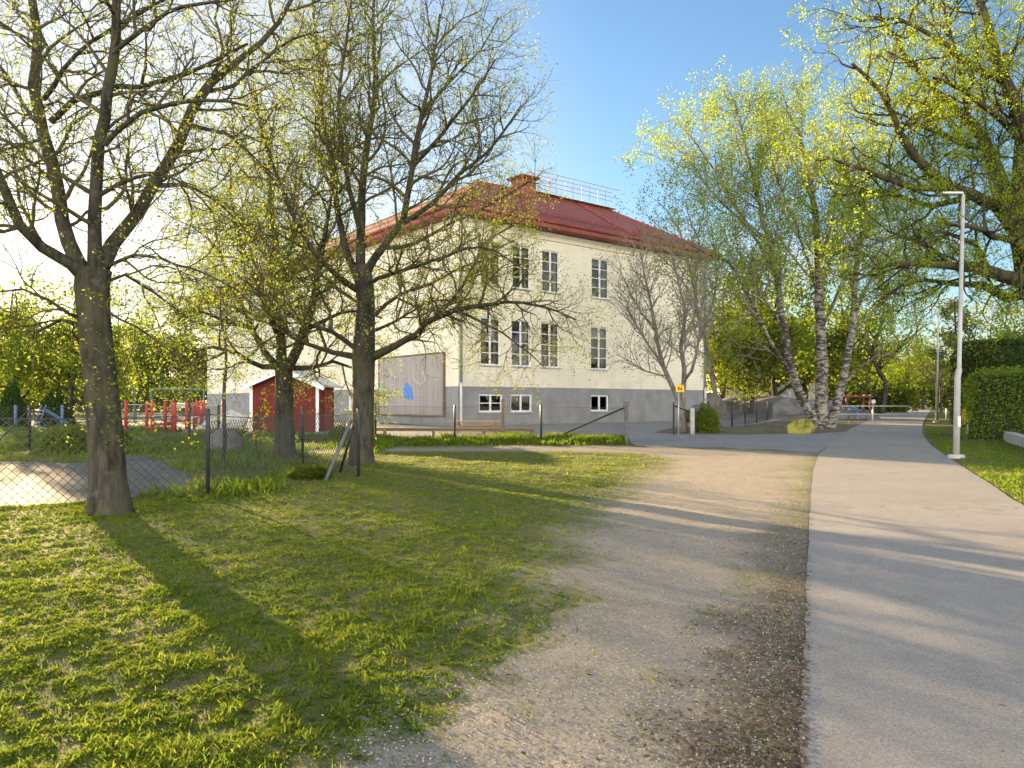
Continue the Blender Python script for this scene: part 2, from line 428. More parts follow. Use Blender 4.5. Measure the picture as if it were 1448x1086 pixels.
def build_ground():
    ys = [-300, -120, -50, -20, -8, -3, 0, 1.2, 2.0]
    y = 2.5
    while y < 24: ys.append(y); y += max(.045, .011 * y)
    while y < 90: ys.append(y); y += .05 * y
    while y < 3000: ys.append(y); y *= 1.35
    xs = list(np.arange(-13, 13.01, .085))
    s = 13.2; left = []
    while s < 3000: left.append(s); s *= 1.12 if s < 60 else 1.4
    xs = [-a for a in left[::-1]] + xs + left
    X, Y = np.meshgrid(xs, ys)
    d, lit, sp, (n1, n2, n3) = masks(X, Y)
    hd = hard(X, Y)
    near = sm(70, 14, Y) * sm(60, 20, np.abs(X))
    soft = sm(.05, -.5, hd)
    z = rise(Y) + near * soft * ((n1 * .035 + n2 * .022) * (1 - d * .65) + n3 * .013 * (1 - .6 * d)) - .012 * sm(-.02, .12, hd)
    v = np.stack([X, Y, z], -1).reshape(-1, 3)
    ny, nx = X.shape
    i = np.arange(ny * nx).reshape(ny, nx)
    q = np.stack([i[:-1, :-1], i[:-1, 1:], i[1:, 1:], i[1:, :-1]], -1).reshape(-1, 4)
    me = np_mesh('ground', v, [q], True)
    for nm, a in (('dirt', d), ('litter', lit), ('worn', n1)):
        at = me.attributes.new(nm, 'FLOAT', 'POINT'); at.data.foreach_set('value', a.astype(np.float32).ravel())
    tag(link('ground', me, M['ground']), kind='structure')
build_ground()

def ground_z(x, y):
    return gz(x, y)

def sheet(name, poly, lift, mat):
    tris = geometry.tessellate_polygon([[Vector((p[0], p[1], 0)) for p in poly]])
    bm = bmesh.new(); vs = [bm.verts.new((p[0], p[1], 0)) for p in poly]
    for t in tris:
        try: bm.faces.new([vs[k] for k in t])
        except ValueError: pass
    for y in range(22, 43, 2):
        bmesh.ops.bisect_plane(bm, geom=bm.verts[:] + bm.edges[:] + bm.faces[:], plane_co=(0, y, 0), plane_no=(0, 1, 0))
    for v in bm.verts: v.co.z = float(rise(v.co.y)) + lift
    bmesh.ops.recalc_face_normals(bm, faces=bm.faces[:])
    if bm.faces and sum(f.normal.z for f in bm.faces) < 0: bmesh.ops.reverse_faces(bm, faces=bm.faces[:])
    me = bpy.data.meshes.new(name); bm.to_mesh(me); bm.free()
    return tag(link(name, me, mat), kind='structure')

sheet('school_yard', yard_poly, .006, M['yard'])
M['patch'] = asphalt_mat('playground_asphalt', (.09, .09, .092), (.12, .12, .12))
sheet('playground_pavement', patch_poly, .006, M['patch'])
def soil_mat():
    t = NT('verge_soil'); v = t.geo(); n = t.noise(v, 1.2, 5); n2 = t.noise(v, 14, 4)
    c = t.mix(t.ramp(n, [(.42, 0), (.6, 1)]), (.135, .115, .09), (.075, .085, .03))
    return t.pbr(t.mix(n2, c, (.18, .155, .12)), .95, t.bump(n2, .6, .03), 0, .1)
M['verge'] = soil_mat()
sheet('soil_verge', verge_poly, .012, M['verge'])
sheet('path', path_edge, .009, M['path'])

# ------------------------------------------------------------------ grass, stones, litter
def blades(n, ymin, ymax, hscale, name, filt, wscale=1.0, pw=1.6, wide=1.05):
    u = NR.random(n * 3)
    a = 1 - pw
    Y = (ymin ** a + u * (ymax ** a - ymin ** a)) ** (1 / a)
    X = (NR.random(n * 3) * 2 - 1) * wide * Y * .75 + (NR.random(n * 3) - .5) * 2
    keep, hm = filt(X, Y)
    k = NR.random(n * 3) < keep
    X, Y, hm = X[k][:n], Y[k][:n], hm[k][:n]
    m = len(X)
    n1 = vnoise(X, Y, .8, 3.1); n2 = vnoise(X, Y, 2.6, 9.7); n3 = vnoise(X, Y, 7, 5.2)
    Z = rise(Y) + (n1 * .035 + n2 * .022 + n3 * .013) * .9 - .01
    h = hscale * hm * (.5 + NR.random(m) * .9)
    w = (.0015 + .00062 * Y) * wscale * (.7 + .6 * NR.random(m))
    ang = NR.random(m) * 2 * np.pi; lean = .35 + NR.random(m) * .95
    la = np.where(NR.random(m) < .4, n1 * 5 + n3 * 5, NR.random(m) * 2 * np.pi)
    dx, dy = np.cos(ang) * w, np.sin(ang) * w
    lx, ly = np.cos(la) * h * lean, np.sin(la) * h * lean
    V = np.empty((m, 5, 3))
    V[:, 0] = np.stack([X - dx, Y - dy, Z], -1); V[:, 1] = np.stack([X + dx, Y + dy, Z], -1)
    V[:, 2] = np.stack([X + dx * .8 + lx * .4, Y + dy * .8 + ly * .4, Z + h * .6], -1)
    V[:, 3] = np.stack([X - dx * .8 + lx * .4, Y - dy * .8 + ly * .4, Z + h * .6], -1)
    V[:, 4] = np.stack([X + lx, Y + ly, Z + h * (1 - .3 * lean).clip(.45)], -1)
    b = np.arange(m)[:, None] * 5
    q = b + np.array([0, 1, 2, 3]); t3 = b + np.array([3, 2, 4])
    ti = np.clip(.5 + n1 * .4 + n3 * .45 + NR.normal(0, .2, m), 0, 1)
    me = np_mesh(name, V.reshape(-1, 3), [q, t3], False, np.repeat(ti, 5))
    return tag(link(name, me, M['grass']), 'short patchy grass covering the lawn beside the gravel trail', 'grass', kind='stuff')

tall_spots = [G(155, 725).xy, G(512, 657).xy, G(402, 648).xy, G(294, 702).xy, G(428, 659).xy]
def lawn_filter(X, Y):
    d, lit, sp, (n1, n2, n3) = masks(X, Y)
    hd = hard(X, Y); vg = seg_dist(X, Y, verge_poly)
    n4 = vnoise(X, Y, 23, 6.6)
    clump = sm(-.3, .3, n2 * .4 + n1 * .25 + n3 * .55 + n4 * .7)
    keep = np.clip((1 - d) ** 1.3 * (.13 + .87 * clump) + .16 * d * (1 - d) * 4 * sm(.1, .5, n3 + n4), 0, 1) * (1 - lit) * (hd < -.04) + .010 * (hd < -.04)
    keep = keep * np.where(Y > 24, .8, 1)
    keep = np.where(vg > 0, .25 * (vg > 0), keep)
    hm = .7 + .4 * sm(-.1, .5, n3 * .5 + n4 * .7) + 1.3 * (NR.random(X.shape) < .025) + .3 * sm(0, .5, n2 + n1 * .5) - .2 * d
    # uncut along the fence and round the trunks
    fence = np.zeros_like(X)
    for s in tall_spots: fence = np.maximum(fence, np.exp(-((X - s[0]) ** 2 + (Y - s[1]) ** 2) / .35))
    fence = np.maximum(fence, sm(.75, .15, np.abs(seg_dist(X, Y, patch_poly))) * (Y < 14) * .6)
    return keep, hm + fence * 1.5
blades(640000, 2.3, 26, .025, 'grass', lawn_filter)
strip_poly = edge([(526, 631), (526, 620), (640, 621), (760, 620), (884, 621), (888, 629.5), (760, 630), (640, 631)])
def strip_filter(X, Y):
    s = seg_dist(X, Y, strip_poly); n = vnoise(X, Y, 1.1, 4.4)
    return sm(-.05, .25, s) * sm(-.5, .1, n), .7 + 1.0 * sm(-.1, .5, n)
def scatter_poly(poly, n, h, name, filt, w=1.0):
    xs = [p[0] for p in poly]; ys = [p[1] for p in poly]
    X = NR.uniform(min(xs), max(xs), n * 2); Y = NR.uniform(min(ys), max(ys), n * 2)
    keep, hm = filt(X, Y); k = NR.random(n * 2) < keep
    X, Y, hm = X[k][:n], Y[k][:n], hm[k][:n]; m = len(X)
    hh = h * hm * (.4 + NR.random(m)); ww = .012 * w * (.6 + .8 * NR.random(m))
    a = NR.random(m) * 6.28; la = NR.random(m) * 6.28; le = .2 + NR.random(m) * .6
    dx, dy = np.cos(a) * ww, np.sin(a) * ww; lx, ly = np.cos(la) * hh * le, np.sin(la) * hh * le
    Z = rise(Y) - .01
    V = np.empty((m, 5, 3))
    V[:, 0] = np.stack([X - dx, Y - dy, Z], -1); V[:, 1] = np.stack([X + dx, Y + dy, Z], -1)
    V[:, 2] = np.stack([X + dx + lx * .4, Y + dy + ly * .4, Z + hh * .6], -1); V[:, 3] = np.stack([X - dx + lx * .4, Y - dy + ly * .4, Z + hh * .6], -1)
    V[:, 4] = np.stack([X + lx, Y + ly, Z + hh], -1)
    b = np.arange(m)[:, None] * 5
    me = np_mesh(name, V.reshape(-1, 3), [b + np.array([0, 1, 2, 3]), b + np.array([3, 2, 4])], False, np.repeat(np.clip(NR.normal(.35, .25, m), 0, 1), 5))
    return tag(link(name, me, M['grass']), None, None, None, 'stuff')
o = scatter_poly(strip_poly, 16000, .16, 'grass', strip_filter, 1.6); tag(o, 'uncut grass strip under the wire fence before the school', 'grass')
def play_filter(X, Y):
    hd = hard(X, Y); n = vnoise(X, Y, .5, 8.8)
    return (hd < -.1) * sm(-.4, .2, n), .6 + .8 * sm(-.2, .4, n)
play_poly = [Vector(p) for p in ((-26, 12), (-8, 12), (-5.2, 13), (-4, 16), (-5, 20), (-7, 26), (-10, 32), (-26, 36), (-40, 36))]
o = scatter_poly(play_poly, 42000, .15, 'grass', play_filter, 1.5); tag(o, 'rough tufted grass inside the playground behind the chain link fence', 'grass')
def rv_filter(X, Y):
    hd = hard(X, Y); n = vnoise(X, Y, .8, 2.8)
    return (seg_dist(X, Y, rverge_poly) > .05) * (hd < -.08) * sm(-.25, .35, n) * (Y < 45), .8 + .4 * n
o = scatter_poly([Vector(p) for p in ((8, 9), (22, 9), (22, 45), (14, 45))], 46000, .07, 'grass', rv_filter, 1.3); tag(o, 'thin grass verge right of the asphalt path around the lamp post', 'grass')
def vg_filter(X, Y):
    s = seg_dist(X, Y, verge_poly); n = vnoise(X, Y, .6, 1.8)
    return sm(.0, .3, s) * sm(.05, .3, n), 1 + n
o = scatter_poly(verge_poly, 9000, .13, 'grass', vg_filter, 1.8); tag(o, 'sparse grass on the dark soil verge below the birch', 'grass')

def flakes(name, X, Y, size, mat, label, cat, flat=.35, stone=False):
    m = len(X); Z = rise(Y) + .012
    s = size * (.5 + NR.random(m)); a = NR.random(m) * 6.28
    ti = NR.random(m)
    if stone:   # squashed octahedra
        base = np.array([(1, 0, 0), (0, 1, 0), (-1, 0, 0), (0, -1, 0), (0, 0, .7), (0, 0, -.7)], float)
        V = np.repeat(base[None], m, 0) * NR.uniform(.6, 1.2, (m, 6, 1))
        c, sn = np.cos(a)[:, None], np.sin(a)[:, None]
        x = (V[..., 0] * c - V[..., 1] * sn) * s[:, None]; y = (V[..., 0] * sn + V[..., 1] * c) * s[:, None] * .8
        V = np.stack([x + X[:, None], y + Y[:, None], V[..., 2] * s[:, None] + Z[:, None]], -1)
        b = np.arange(m)[:, None, None] * 6
        f = b + np.array([(0, 1, 4), (1, 2, 4), (2, 3, 4), (3, 0, 4), (1, 0, 5), (2, 1, 5), (3, 2, 5), (0, 3, 5)])
        me = np_mesh(name, V.reshape(-1, 3), [f.reshape(-1, 3)], True, np.repeat(ti, 6))
    else:
        base = np.array([(1, 0, 0), (0, .45, .25), (-1, 0, 0), (0, -.45, .25)], float)
        V = np.repeat(base[None], m, 0); c, sn = np.cos(a)[:, None], np.sin(a)[:, None]
        til = NR.normal(0, flat, (m, 1))
        x = V[..., 0] * c - V[..., 1] * sn; y = V[..., 0] * sn + V[..., 1] * c; z = V[..., 2] + V[..., 0] * til
        V = np.stack([x * s[:, None] + X[:, None], y * s[:, None] + Y[:, None], np.abs(z) * s[:, None] + Z[:, None]], -1)
        b = np.arange(m)[:, None] * 4
        me = np_mesh(name, V.reshape(-1, 3), [b + np.array([0, 1, 2, 3])], False, np.repeat(ti, 4))
    return tag(link(name, me, mat), label, cat, kind='stuff')

def litter_points(n, fn, ymax):
    u = NR.random(n); Y = (2.2 ** -.6 + u * (ymax ** -.6 - 2.2 ** -.6)) ** (1 / -.6)
    X = (NR.random(n) * 2 - 1) * Y * .8
    d, lit, sp, _ = masks(X, Y); k = NR.random(n) < fn(d, lit, sp); return X[k], Y[k]
X, Y = litter_points(80000, lambda d, l, s: np.clip(l * .9, 0, 1) * (s < .03), 14)
flakes('fallen_leaves', X, Y, .016, M['dry_leaf'], 'brown leaf litter and dry twigs lining the left edge of the path', 'leaf litter')
X, Y = litter_points(110000, lambda d, l, s: (np.clip(l, 0, 1) * .55 + d * .3 + .006) * (s < .02), 16)
flakes('loose_gravel', X, Y, .0055, M['stone'], 'small loose pale stones scattered over the dirt trail', 'gravel', stone=True)
X, Y = litter_points(9000, lambda d, l, s: .10 * (1 - d) * (s < 0) + .02 * (s < 0) + .004, 14)
flakes('fallen_leaves', X, Y, .02, M['dry_leaf'], 'dry curled leaves strewn over the lawn', 'leaf litter')

# ------------------------------------------------------------------ trees
def tubes(name, polys, mat, parent, sides=(3,), smooth=True):
    """polys: list of (pts (n,3), rads (n,), sides)"""
    groups = {}
    for p, r, s in polys: groups.setdefault((len(p), s), []).append((p, r))
    Vs, Qs, off = [], [], 0
    for (n, s), lst in groups.items():
        p = np.array([[tuple(q) for q in a] for a, _ in lst], float); r = np.array([b for _, b in lst], float)
        t = np.empty_like(p); t[:, 1:-1] = p[:, 2:] - p[:, :-2]; t[:, 0] = p[:, 1] - p[:, 0]; t[:, -1] = p[:, -1] - p[:, -2]
        t /= np.linalg.norm(t, axis=-1, keepdims=True) + 1e-9
        d0 = p[:, -1] - p[:, 0]
        ref = np.where(np.abs(d0[:, 2:3]) > .8 * np.linalg.norm(d0, axis=-1, keepdims=True), np.array([[1., .13, 0]]), np.array([[.1, .07, 1.]]))
        u = np.cross(t, ref[:, None]); u /= np.linalg.norm(u, axis=-1, keepdims=True) + 1e-9
        w = np.cross(t, u)
        a = np.arange(s) * 2 * np.pi / s
        V = p[:, :, None] + (u[:, :, None] * np.cos(a)[:, None] + w[:, :, None] * np.sin(a)[:, None]) * r[:, :, None, None]
        m = len(lst); idx = off + np.arange(m * n * s).reshape(m, n, s)
        A = idx[:, :-1]; B = np.roll(A, -1, 2); D = idx[:, 1:]; E = np.roll(D, -1, 2)
        Qs.append(np.stack([A, B, E, D], -1).reshape(-1, 4)); Vs.append(V.reshape(-1, 3)); off += m * n * s
    me = np_mesh(name, np.concatenate(Vs), [np.concatenate(Qs)], smooth)
    return link(name, me, mat, parent)

def resample(pts, step, rng, wob=0.0):
    """smooth a hand-laid polyline (Catmull-Rom) of (Vector, radius)"""
    out = []; n = len(pts)
    for i in range(n - 1):
        p0, p1, p2, p3 = (pts[max(i - 1, 0)][0], pts[i][0], pts[i + 1][0], pts[min(i + 2, n - 1)][0])
        k = max(1, int((p2 - p1).length / step))
        for j in range(k):
            t = j / k
            q = .5 * ((2 * p1) + (p2 - p0) * t + (2 * p0 - 5 * p1 + 4 * p2 - p3) * t * t + (3 * p1 - p0 - 3 * p2 + p3) * t ** 3)
            rad = pts[i][1] * (1 - t) + pts[i + 1][1] * t
            if wob and i + j > 0: q = q + Vector((rng.gauss(0, wob), rng.gauss(0, wob), rng.gauss(0, wob)))
            out.append((q, rad))
    out.append(pts[-1]); return out

class Tree:
    def __init__(s, seed, dens, ln, ang, rad, up, wob, seg=None, start=None, bias=None):
        s.rng = random.Random(seed); s.dens, s.ln, s.ang, s.rad, s.up, s.wob = dens, ln, ang, rad, up, wob
        s.seg = seg or [6, 5, 4, 4]; s.start = start or [.12, .15, .15, .1]; s.bias = bias
        s.trunk, s.br, s.tips = [], [], []
    def limb(s, pts, sides=8, kids=True, level=0, step=.3, start=None, lscale=1.0, wob=.012, taper=True):
        q = resample([(Vector(p), r) for p, r in pts], step, s.rng, wob)
        P_, R_ = [a for a, _ in q], [b for _, b in q]
        s.trunk.append((P_, R_, sides))
        if kids: s.kids(P_, R_, level, start, lscale)
        return P_, R_
    def kids(s, pts, rads, level, start=None, lscale=1.0):
        if level >= len(s.dens): return
        g = s.rng; seglen = [(pts[i + 1] - pts[i]).length for i in range(len(pts) - 1)]; L = sum(seglen)
        n = s.dens[level] * L; n = int(n) + (g.random() < n % 1)
        st = s.start[level] if start is None else start
        az = g.random() * 6.28
        for k in range(n):
            f = st + (1 - st) * ((k + g.random()) / max(n, 1)); x = f * L; i = 0
            while i < len(seglen) - 1 and x > seglen[i]: x -= seglen[i]; i += 1
            t = min(1, x / max(seglen[i], 1e-6)); p = pts[i].lerp(pts[i + 1], t); r0 = rads[i] * (1 - t) + rads[i + 1] * t
            d = (pts[i + 1] - pts[i]).normalized()
            az += 2.4 + g.uniform(-.5, .5)
            o1 = d.orthogonal().normalized(); o2 = d.cross(o1)
            side = o1 * math.cos(az) + o2 * math.sin(az)
            a = math.radians(s.ang[level] + g.uniform(-14, 14))
            v = (d * math.cos(a) + side * math.sin(a)).normalized()
            ln = s.ln[level] * g.uniform(.55, 1.25) * (1.15 - .55 * f) * (lscale if level == 0 else 1)
            r = min(r0 * .75, s.rad[level] * g.uniform(.8, 1.2))
            m = s.seg[level]; cp, cr = [p.copy()], [r]; q = p.copy()
            for j in range(m):
                w = s.wob[level]
                v = (v + Vector((g.gauss(0, w), g.gauss(0, w), g.gauss(0, w) + s.up[level]))).normalized()
                if s.bias: v = (v + s.bias * (.12)).normalized()
                q = q + v * ln / m; cp.append(q.copy()); cr.append(r * (1 - .75 * (j + 1) / m))
            s.br.append((cp, cr, 5 if level == 0 and r > .02 else 3))
            if level == len(s.dens) - 1 or level == len(s.dens) - 2: s.tips.append((cp[-1], v, level)); s.tips.append((cp[m // 2], v, level))
            s.kids(cp, cr, level + 1)
    def leaves(s, per, size, spread, hang=0.0, frac=1.0):
        pts, pr = [], []
        for p, v, l in s.tips:
            if s.rng.random() > frac: continue
            pts.append(tuple(p))
        pts = np.array(pts); pts = np.repeat(pts, per, 0); return leaf_quads(pts, size, spread, hang)

def leaf_quads(pts, size, spread, hang=0.0, aspect=.55, seed=0):
    m = len(pts)
    c = pts + NR.normal(0, spread, (m, 3)); c[:, 2] -= np.abs(NR.normal(0, hang, m)) if hang else 0
    s = size * NR.uniform(.6, 1.35, m)
    d = NR.normal(0, 1, (m, 3)); d /= np.linalg.norm(d, axis=1, keepdims=True)
    e = np.cross(d, NR.normal(0, 1, (m, 3))); e /= np.linalg.norm(e, axis=1, keepdims=True) + 1e-9
    d *= s[:, None]; e *= s[:, None] * aspect
    V = np.stack([c - d, c + e - d * .1, c + d, c - e - d * .1], 1)
    n = np.array([noise.noise(Vector(p) * .9) for p in pts[::max(1, m // 4000 + 1)]])
    ti = np.clip(np.repeat(n, max(1, m // 4000 + 1))[:m] * .6 + .5 + NR.normal(0, .25, m), 0, 1)
    return V.reshape(-1, 3), np.arange(m * 4).reshape(m, 4), np.repeat(ti, 4)

def put_tree(name, T, base, label, bark, twig, leafm, lv, group=None, cat='tree'):
    base = Vector(base)
    e = empty(name, base, label, cat, group)
    sh = lambda L: [([q - base for q in p], r, s) for p, r, s in L]
    if T.trunk: tubes('trunk', sh(T.trunk), bark, e)
    if T.br: tubes('branches', sh(T.br), twig, e)
    if lv is not None:
        V, Q, ti = lv; link('crown', np_mesh('crown', V - np.array(base), [Q], False, ti), leafm, e)
    return e

def px_limb(y0, spec, k=1.0):
    """limb from photo pixels at depth y0 (+dy): (px, py, dy, radius)"""
    return [(P(x, y, y0 + dy), r * k) for x, y, dy, r in spec]

# --- the big roadside tree on the left
YA = G(155, 727).y
T = Tree(3, [3.2, 5.6, 6.0], [1.6, .8, .38], [52, 48, 45], [.03, .0125, .0062], [.03, .03, .01], [.2, .22, .24], [8, 6, 4])
base = P(155, 736, YA)
T.limb(px_limb(YA, [(156, 738, 0, .34), (155, 716, 0, .275), (152, 680, 0, .235), (148, 620, 0, .222), (142, 540, 0, .205), (135, 460, 0, .20), (130, 405, 0, .215), (133, 380, 0, .22)]), 16, False, wob=.006)
LB = T.limb(px_limb(YA, [(128, 400, 0, .15), (108, 368, .1, .135), (90, 310, .3, .12), (78, 250, .5, .112), (62, 190, .6, .105), (50, 120, .8, .095), (54, 50, .9, .08), (42, -30, 1, .065), (36, -120, 1, .04)], .76), 10)
LC = T.limb(px_limb(YA, [(136, 392, 0, .15), (136, 345, -.1, .115), (135, 270, -.3, .10), (140, 205, -.4, .095), (152, 130, -.5, .085), (163, 60, -.6, .078), (166, -20, -.7, .06), (172, -120, -.8, .035)], .76), 10)
LD = T.limb(px_limb(YA, [(138, 388, 0, .16), (160, 345, .2, .13), (195, 300, .4, .115), (220, 255, .6, .11), (250, 205, .8, .105), (272, 155, .9, .095), (300, 118, 1, .085), (340, 85, 1.1, .06), (395, 30, 1.2, .045), (430, -40, 1.3, .03)], .76), 10)
LA = T.limb(px_limb(YA, [(126, 398, 0, .14), (98, 372, -.2, .105), (60, 350, -.4, .095), (30, 318, -.6, .085), (8, 268, -.8, .075), (-14, 220, -1, .065), (-60, 150, -1.3, .05), (-110, 60, -1.5, .03)], .76), 10)
for sp in ([(72, 172, .6, .07), (105, 142, .5, .06), (170, 126, .4, .05), (240, 114, .3, .042), (290, 92, .2, .035), (350, 62, 0, .025)],
           [(62, 140, .7, .055), (90, 100, .4, .045), (130, 60, .2, .038), (190, 25, 0, .03), (250, -10, -.2, .02)],
           [(148, 205, -.4, .055), (180, 172, -.5, .046), (225, 150, -.7, .04), (290, 142, -.9, .03), (350, 150, -1.1, .02)],
           [(160, 75, -.6, .05), (200, 40, -.8, .04), (260, 10, -1, .03), (330, 0, -1.2, .02)],
           [(142, 275, -.3, .045), (170, 258, -.4, .036), (215, 245, -.5, .028), (262, 262, -.7, .02), (300, 300, -.9, .014)],
           [(215, 262, .6, .05), (255, 262, .8, .036), (300, 282, .9, .028), (350, 330, 1, .02), (380, 372, 1.1, .013)],
           [(262, 175, .9, .05), (320, 190, 1.1, .035), (372, 235, 1.2, .024), (420, 280, 1.3, .014)],
           [(285, 130, 1, .05), (330, 120, 1.2, .038), (390, 70, 1.3, .028), (450, 45, 1.4, .018)],
           [(80, 262, .5, .045), (50, 235, .7, .035), (10, 200, .9, .028), (-30, 190, 1, .02)],
           [(60, 182, .6, .045), (28, 140, .7, .036), (0, 90, .9, .028), (-40, 40, 1, .018)],
           [(30, 320, -.6, .045), (5, 330, -.8, .034), (-40, 310, -1, .024), (-90, 330, -1.2, .015)],
           [(120, 452, 0, .05), (98, 445, -.1, .034), (70, 425, -.3, .028), (30, 408, -.5, .022), (-20, 415, -.6, .014)],
           [(118, 462, 0, .04), (85, 452, .3, .03), (50, 470, .5, .024), (10, 462, .7, .018), (-30, 480, .8, .012)],
           [(150, 440, 0, .03), (172, 452, -.2, .022), (215, 478, -.4, .018), (262, 508, -.6, .014), (295, 535, -.8, .01)],
           [(146, 400, 0, .04), (178, 390, .3, .03), (220, 412, .6, .024), (270, 452, .8, .018), (318, 470, 1, .012)],
           [(150, 378, 0, .04), (190, 362, -.3, .03), (250, 372, -.6, .024), (310, 398, -.8, .018), (370, 440, -1, .012)]):
    T.limb(px_limb(YA, sp, .72), 6, step=.22, lscale=.8)
put_tree('deciduous_tree', T, base, 'big grey barked tree left of the lawn, nearest the camera, forking low into four limbs', M['bark'], M['bark_twig'], M['leaf_bud'], T.leaves(3, .019, .03))

# --- second tree, right beside the end of the wire fence
YB = G(512, 657).y
T = Tree(5, [3.4, 5.2, 5.6], [2.1, 1.05, .5], [50, 46, 42], [.042, .017, .0085], [.05, .04, .02], [.17, .2, .22], [9, 6, 4])
base = P(512, 664, YB)
T.limb(px_limb(YB, [(512, 668, 0, .40), (512, 650, 0, .32), (513, 610, 0, .27), (514, 550, 0, .265), (514, 505, 0, .29), (515, 480, 0, .27), (516, 440, 0, .23), (514, 395, 0, .22), (512, 375, 0, .21)]), 14, False, wob=.01)
for sp in ([(512, 385, 0, .17), (510, 330, .3, .15), (512, 270, .6, .13), (520, 200, .8, .11), (530, 120, 1, .085), (528, 40, 1, .06), (530, -40, 1, .035)],
           [(518, 385, 0, .15), (545, 345, -.4, .12), (570, 310, -.8, .105), (580, 250, -1, .09), (592, 180, -1.2, .07), (610, 100, -1.4, .05), (622, 20, -1.5, .03)],
           [(508, 400, 0, .15), (488, 350, .5, .12), (478, 300, .9, .10), (468, 230, 1.2, .085), (455, 150, 1.5, .065), (450, 70, 1.7, .045), (440, -10, 1.8, .03)],
           [(515, 350, .2, .10), (500, 290, -.5, .085), (485, 220, -1, .07), (480, 140, -1.4, .055), (490, 60, -1.7, .04), (500, -30, -1.9, .02)],
           [(506, 410, 0, .12), (470, 385, -.6, .09), (430, 335, -1.2, .075), (400, 270, -1.6, .06), (375, 200, -1.9, .045), (360, 130, -2.2, .03)],
           [(565, 318, -.8, .09), (610, 290, -1.2, .075), (650, 245, -1.5, .06), (690, 215, -1.8, .045), (735, 152, -2, .03)],
           [(540, 350, -.3, .08), (585, 345, .6, .065), (640, 315, 1.2, .05), (700, 285, 1.6, .038), (760, 250, 2, .024)],
           [(584, 235, -1, .07), (625, 190, -1.4, .055), (665, 140, -1.8, .04), (700, 85, -2, .025)],
           [(598, 160, -1.2, .055), (640, 110, -1, .042), (680, 70, -.8, .03), (705, 25, -.6, .018)],
           [(526, 505, 0, .16), (560, 488, -.5, .115), (590, 474, -.9, .105), (602, 456, -1.1, .10), (640, 440, -1.4, .085), (690, 430, -1.8, .06), (740, 428, -2.2, .042), (790, 440, -2.5, .028), (815, 452, -2.7, .018)],
           [(604, 457, -1.1, .07), (640, 425, -.8, .055), (665, 385, -.5, .045), (690, 340, -.2, .034), (745, 310, 0, .02)],
           [(645, 440, -1.4, .05), (690, 460, -1.5, .036), (730, 485, -1.6, .025), (770, 520, -1.7, .014)],
           [(505, 505, 0, .12), (470, 498, .5, .085), (440, 488, .9, .07), (400, 470, 1.3, .055), (350, 440, 1.6, .04), (310, 430, 1.9, .025)],
           [(505, 495, 0, .09), (470, 470, -.6, .07), (425, 455, -1.1, .055), (380, 420, -1.5, .04), (335, 390, -1.9, .026)],
           [(524, 450, 0, .08), (560, 420, .8, .062), (610, 400, 1.3, .048), (660, 375, 1.7, .036), (720, 360, 2, .022)],
           [(522, 470, 0, .06), (560, 455, 1, .045), (600, 430, 1.6, .035), (650, 420, 2.1, .022)],
           [(508, 430, 0, .08), (480, 410, 1, .06), (440, 380, 1.8, .045), (395, 360, 2.5, .03), (350, 320, 3, .02)],
           [(520, 400, 0, .08), (560, 385, -1.3, .06), (610, 370, -2, .045), (680, 350, -2.6, .03), (740, 380, -3, .018)]):
    T.limb(px_limb(YB, sp, .75), 7, step=.35, start=.22, lscale=.6 if sp[-1][0] > 690 else 1.0)
put_tree('deciduous_tree', T, base, 'wide crowned tree with opening buds beside the fence end, one thick limb reaching right', M['bark'], M['bark_twig'], M['leaf_bud'], T.leaves(3, .024, .045))

# --- third tree in front of the red shed
YC = G(402, 648).y
T = Tree(8, [2.4, 4.0, 5.0], [2.2, 1.1, .55], [52, 48, 44], [.034, .015, .008], [.05, .04, .02], [.18, .2, .22], [8, 6, 4])
base = P(402, 652, YC)
T.limb(px_limb(YC, [(402, 655, 0, .38), (402, 640, 0, .30), (402, 600, 0, .25), (402, 560, 0, .235), (401, 530, 0, .235), (400, 515, 0, .22)]), 12, False, wob=.01)
for sp in ([(400, 525, 0, .16), (396, 470, .3, .13), (385, 400, .5, .11), (388, 330, .7, .085), (380, 250, .8, .06), (384, 180, .8, .035)],
           [(404, 525, 0, .16), (422, 490, -.4, .13), (440, 440, -.8, .10), (450, 380, -1, .075), (462, 320, -1.2, .05), (470, 260, -1.2, .03)],
           [(399, 525, 0, .13), (375, 500, .5, .09), (350, 450, 1, .07), (330, 400, 1.3, .055), (310, 350, 1.6, .04), (300, 290, 1.8, .025)],
           [(400, 518, 0, .10), (370, 520, -.5, .07), (335, 500, -1, .055), (300, 490, -1.5, .04), (260, 500, -1.8, .024)],
           [(405, 520, 0, .09), (440, 520, .6, .065), (470, 512, 1.1, .05), (500, 520, 1.5, .034), (530, 545, 1.8, .02)],
           [(396, 480, .3, .08), (375, 430, -.6, .06), (350, 370, -1.2, .045), (330, 300, -1.6, .03), (325, 230, -1.8, .02)],
           [(388, 420, .5, .07), (410, 360, 1, .055), (420, 290, 1.5, .04), (430, 220, 1.8, .025)],
           [(360, 465, .9, .06), (320, 455, .4, .045), (280, 440, 0, .032), (245, 445, -.3, .02)],
           [(430, 470, -.6, .06), (465, 450, -1.2, .045), (500, 440, -1.6, .03), (540, 450, -1.9, .018)]):
    T.limb(px_limb(YC, sp), 7, step=.35, start=.2)
put_tree('deciduous_tree', T, base, 'medium tree standing inside the fence directly before the red shed', M['bark'], M['bark_twig'], M['leaf_bud'], T.leaves(6, .031, .08))

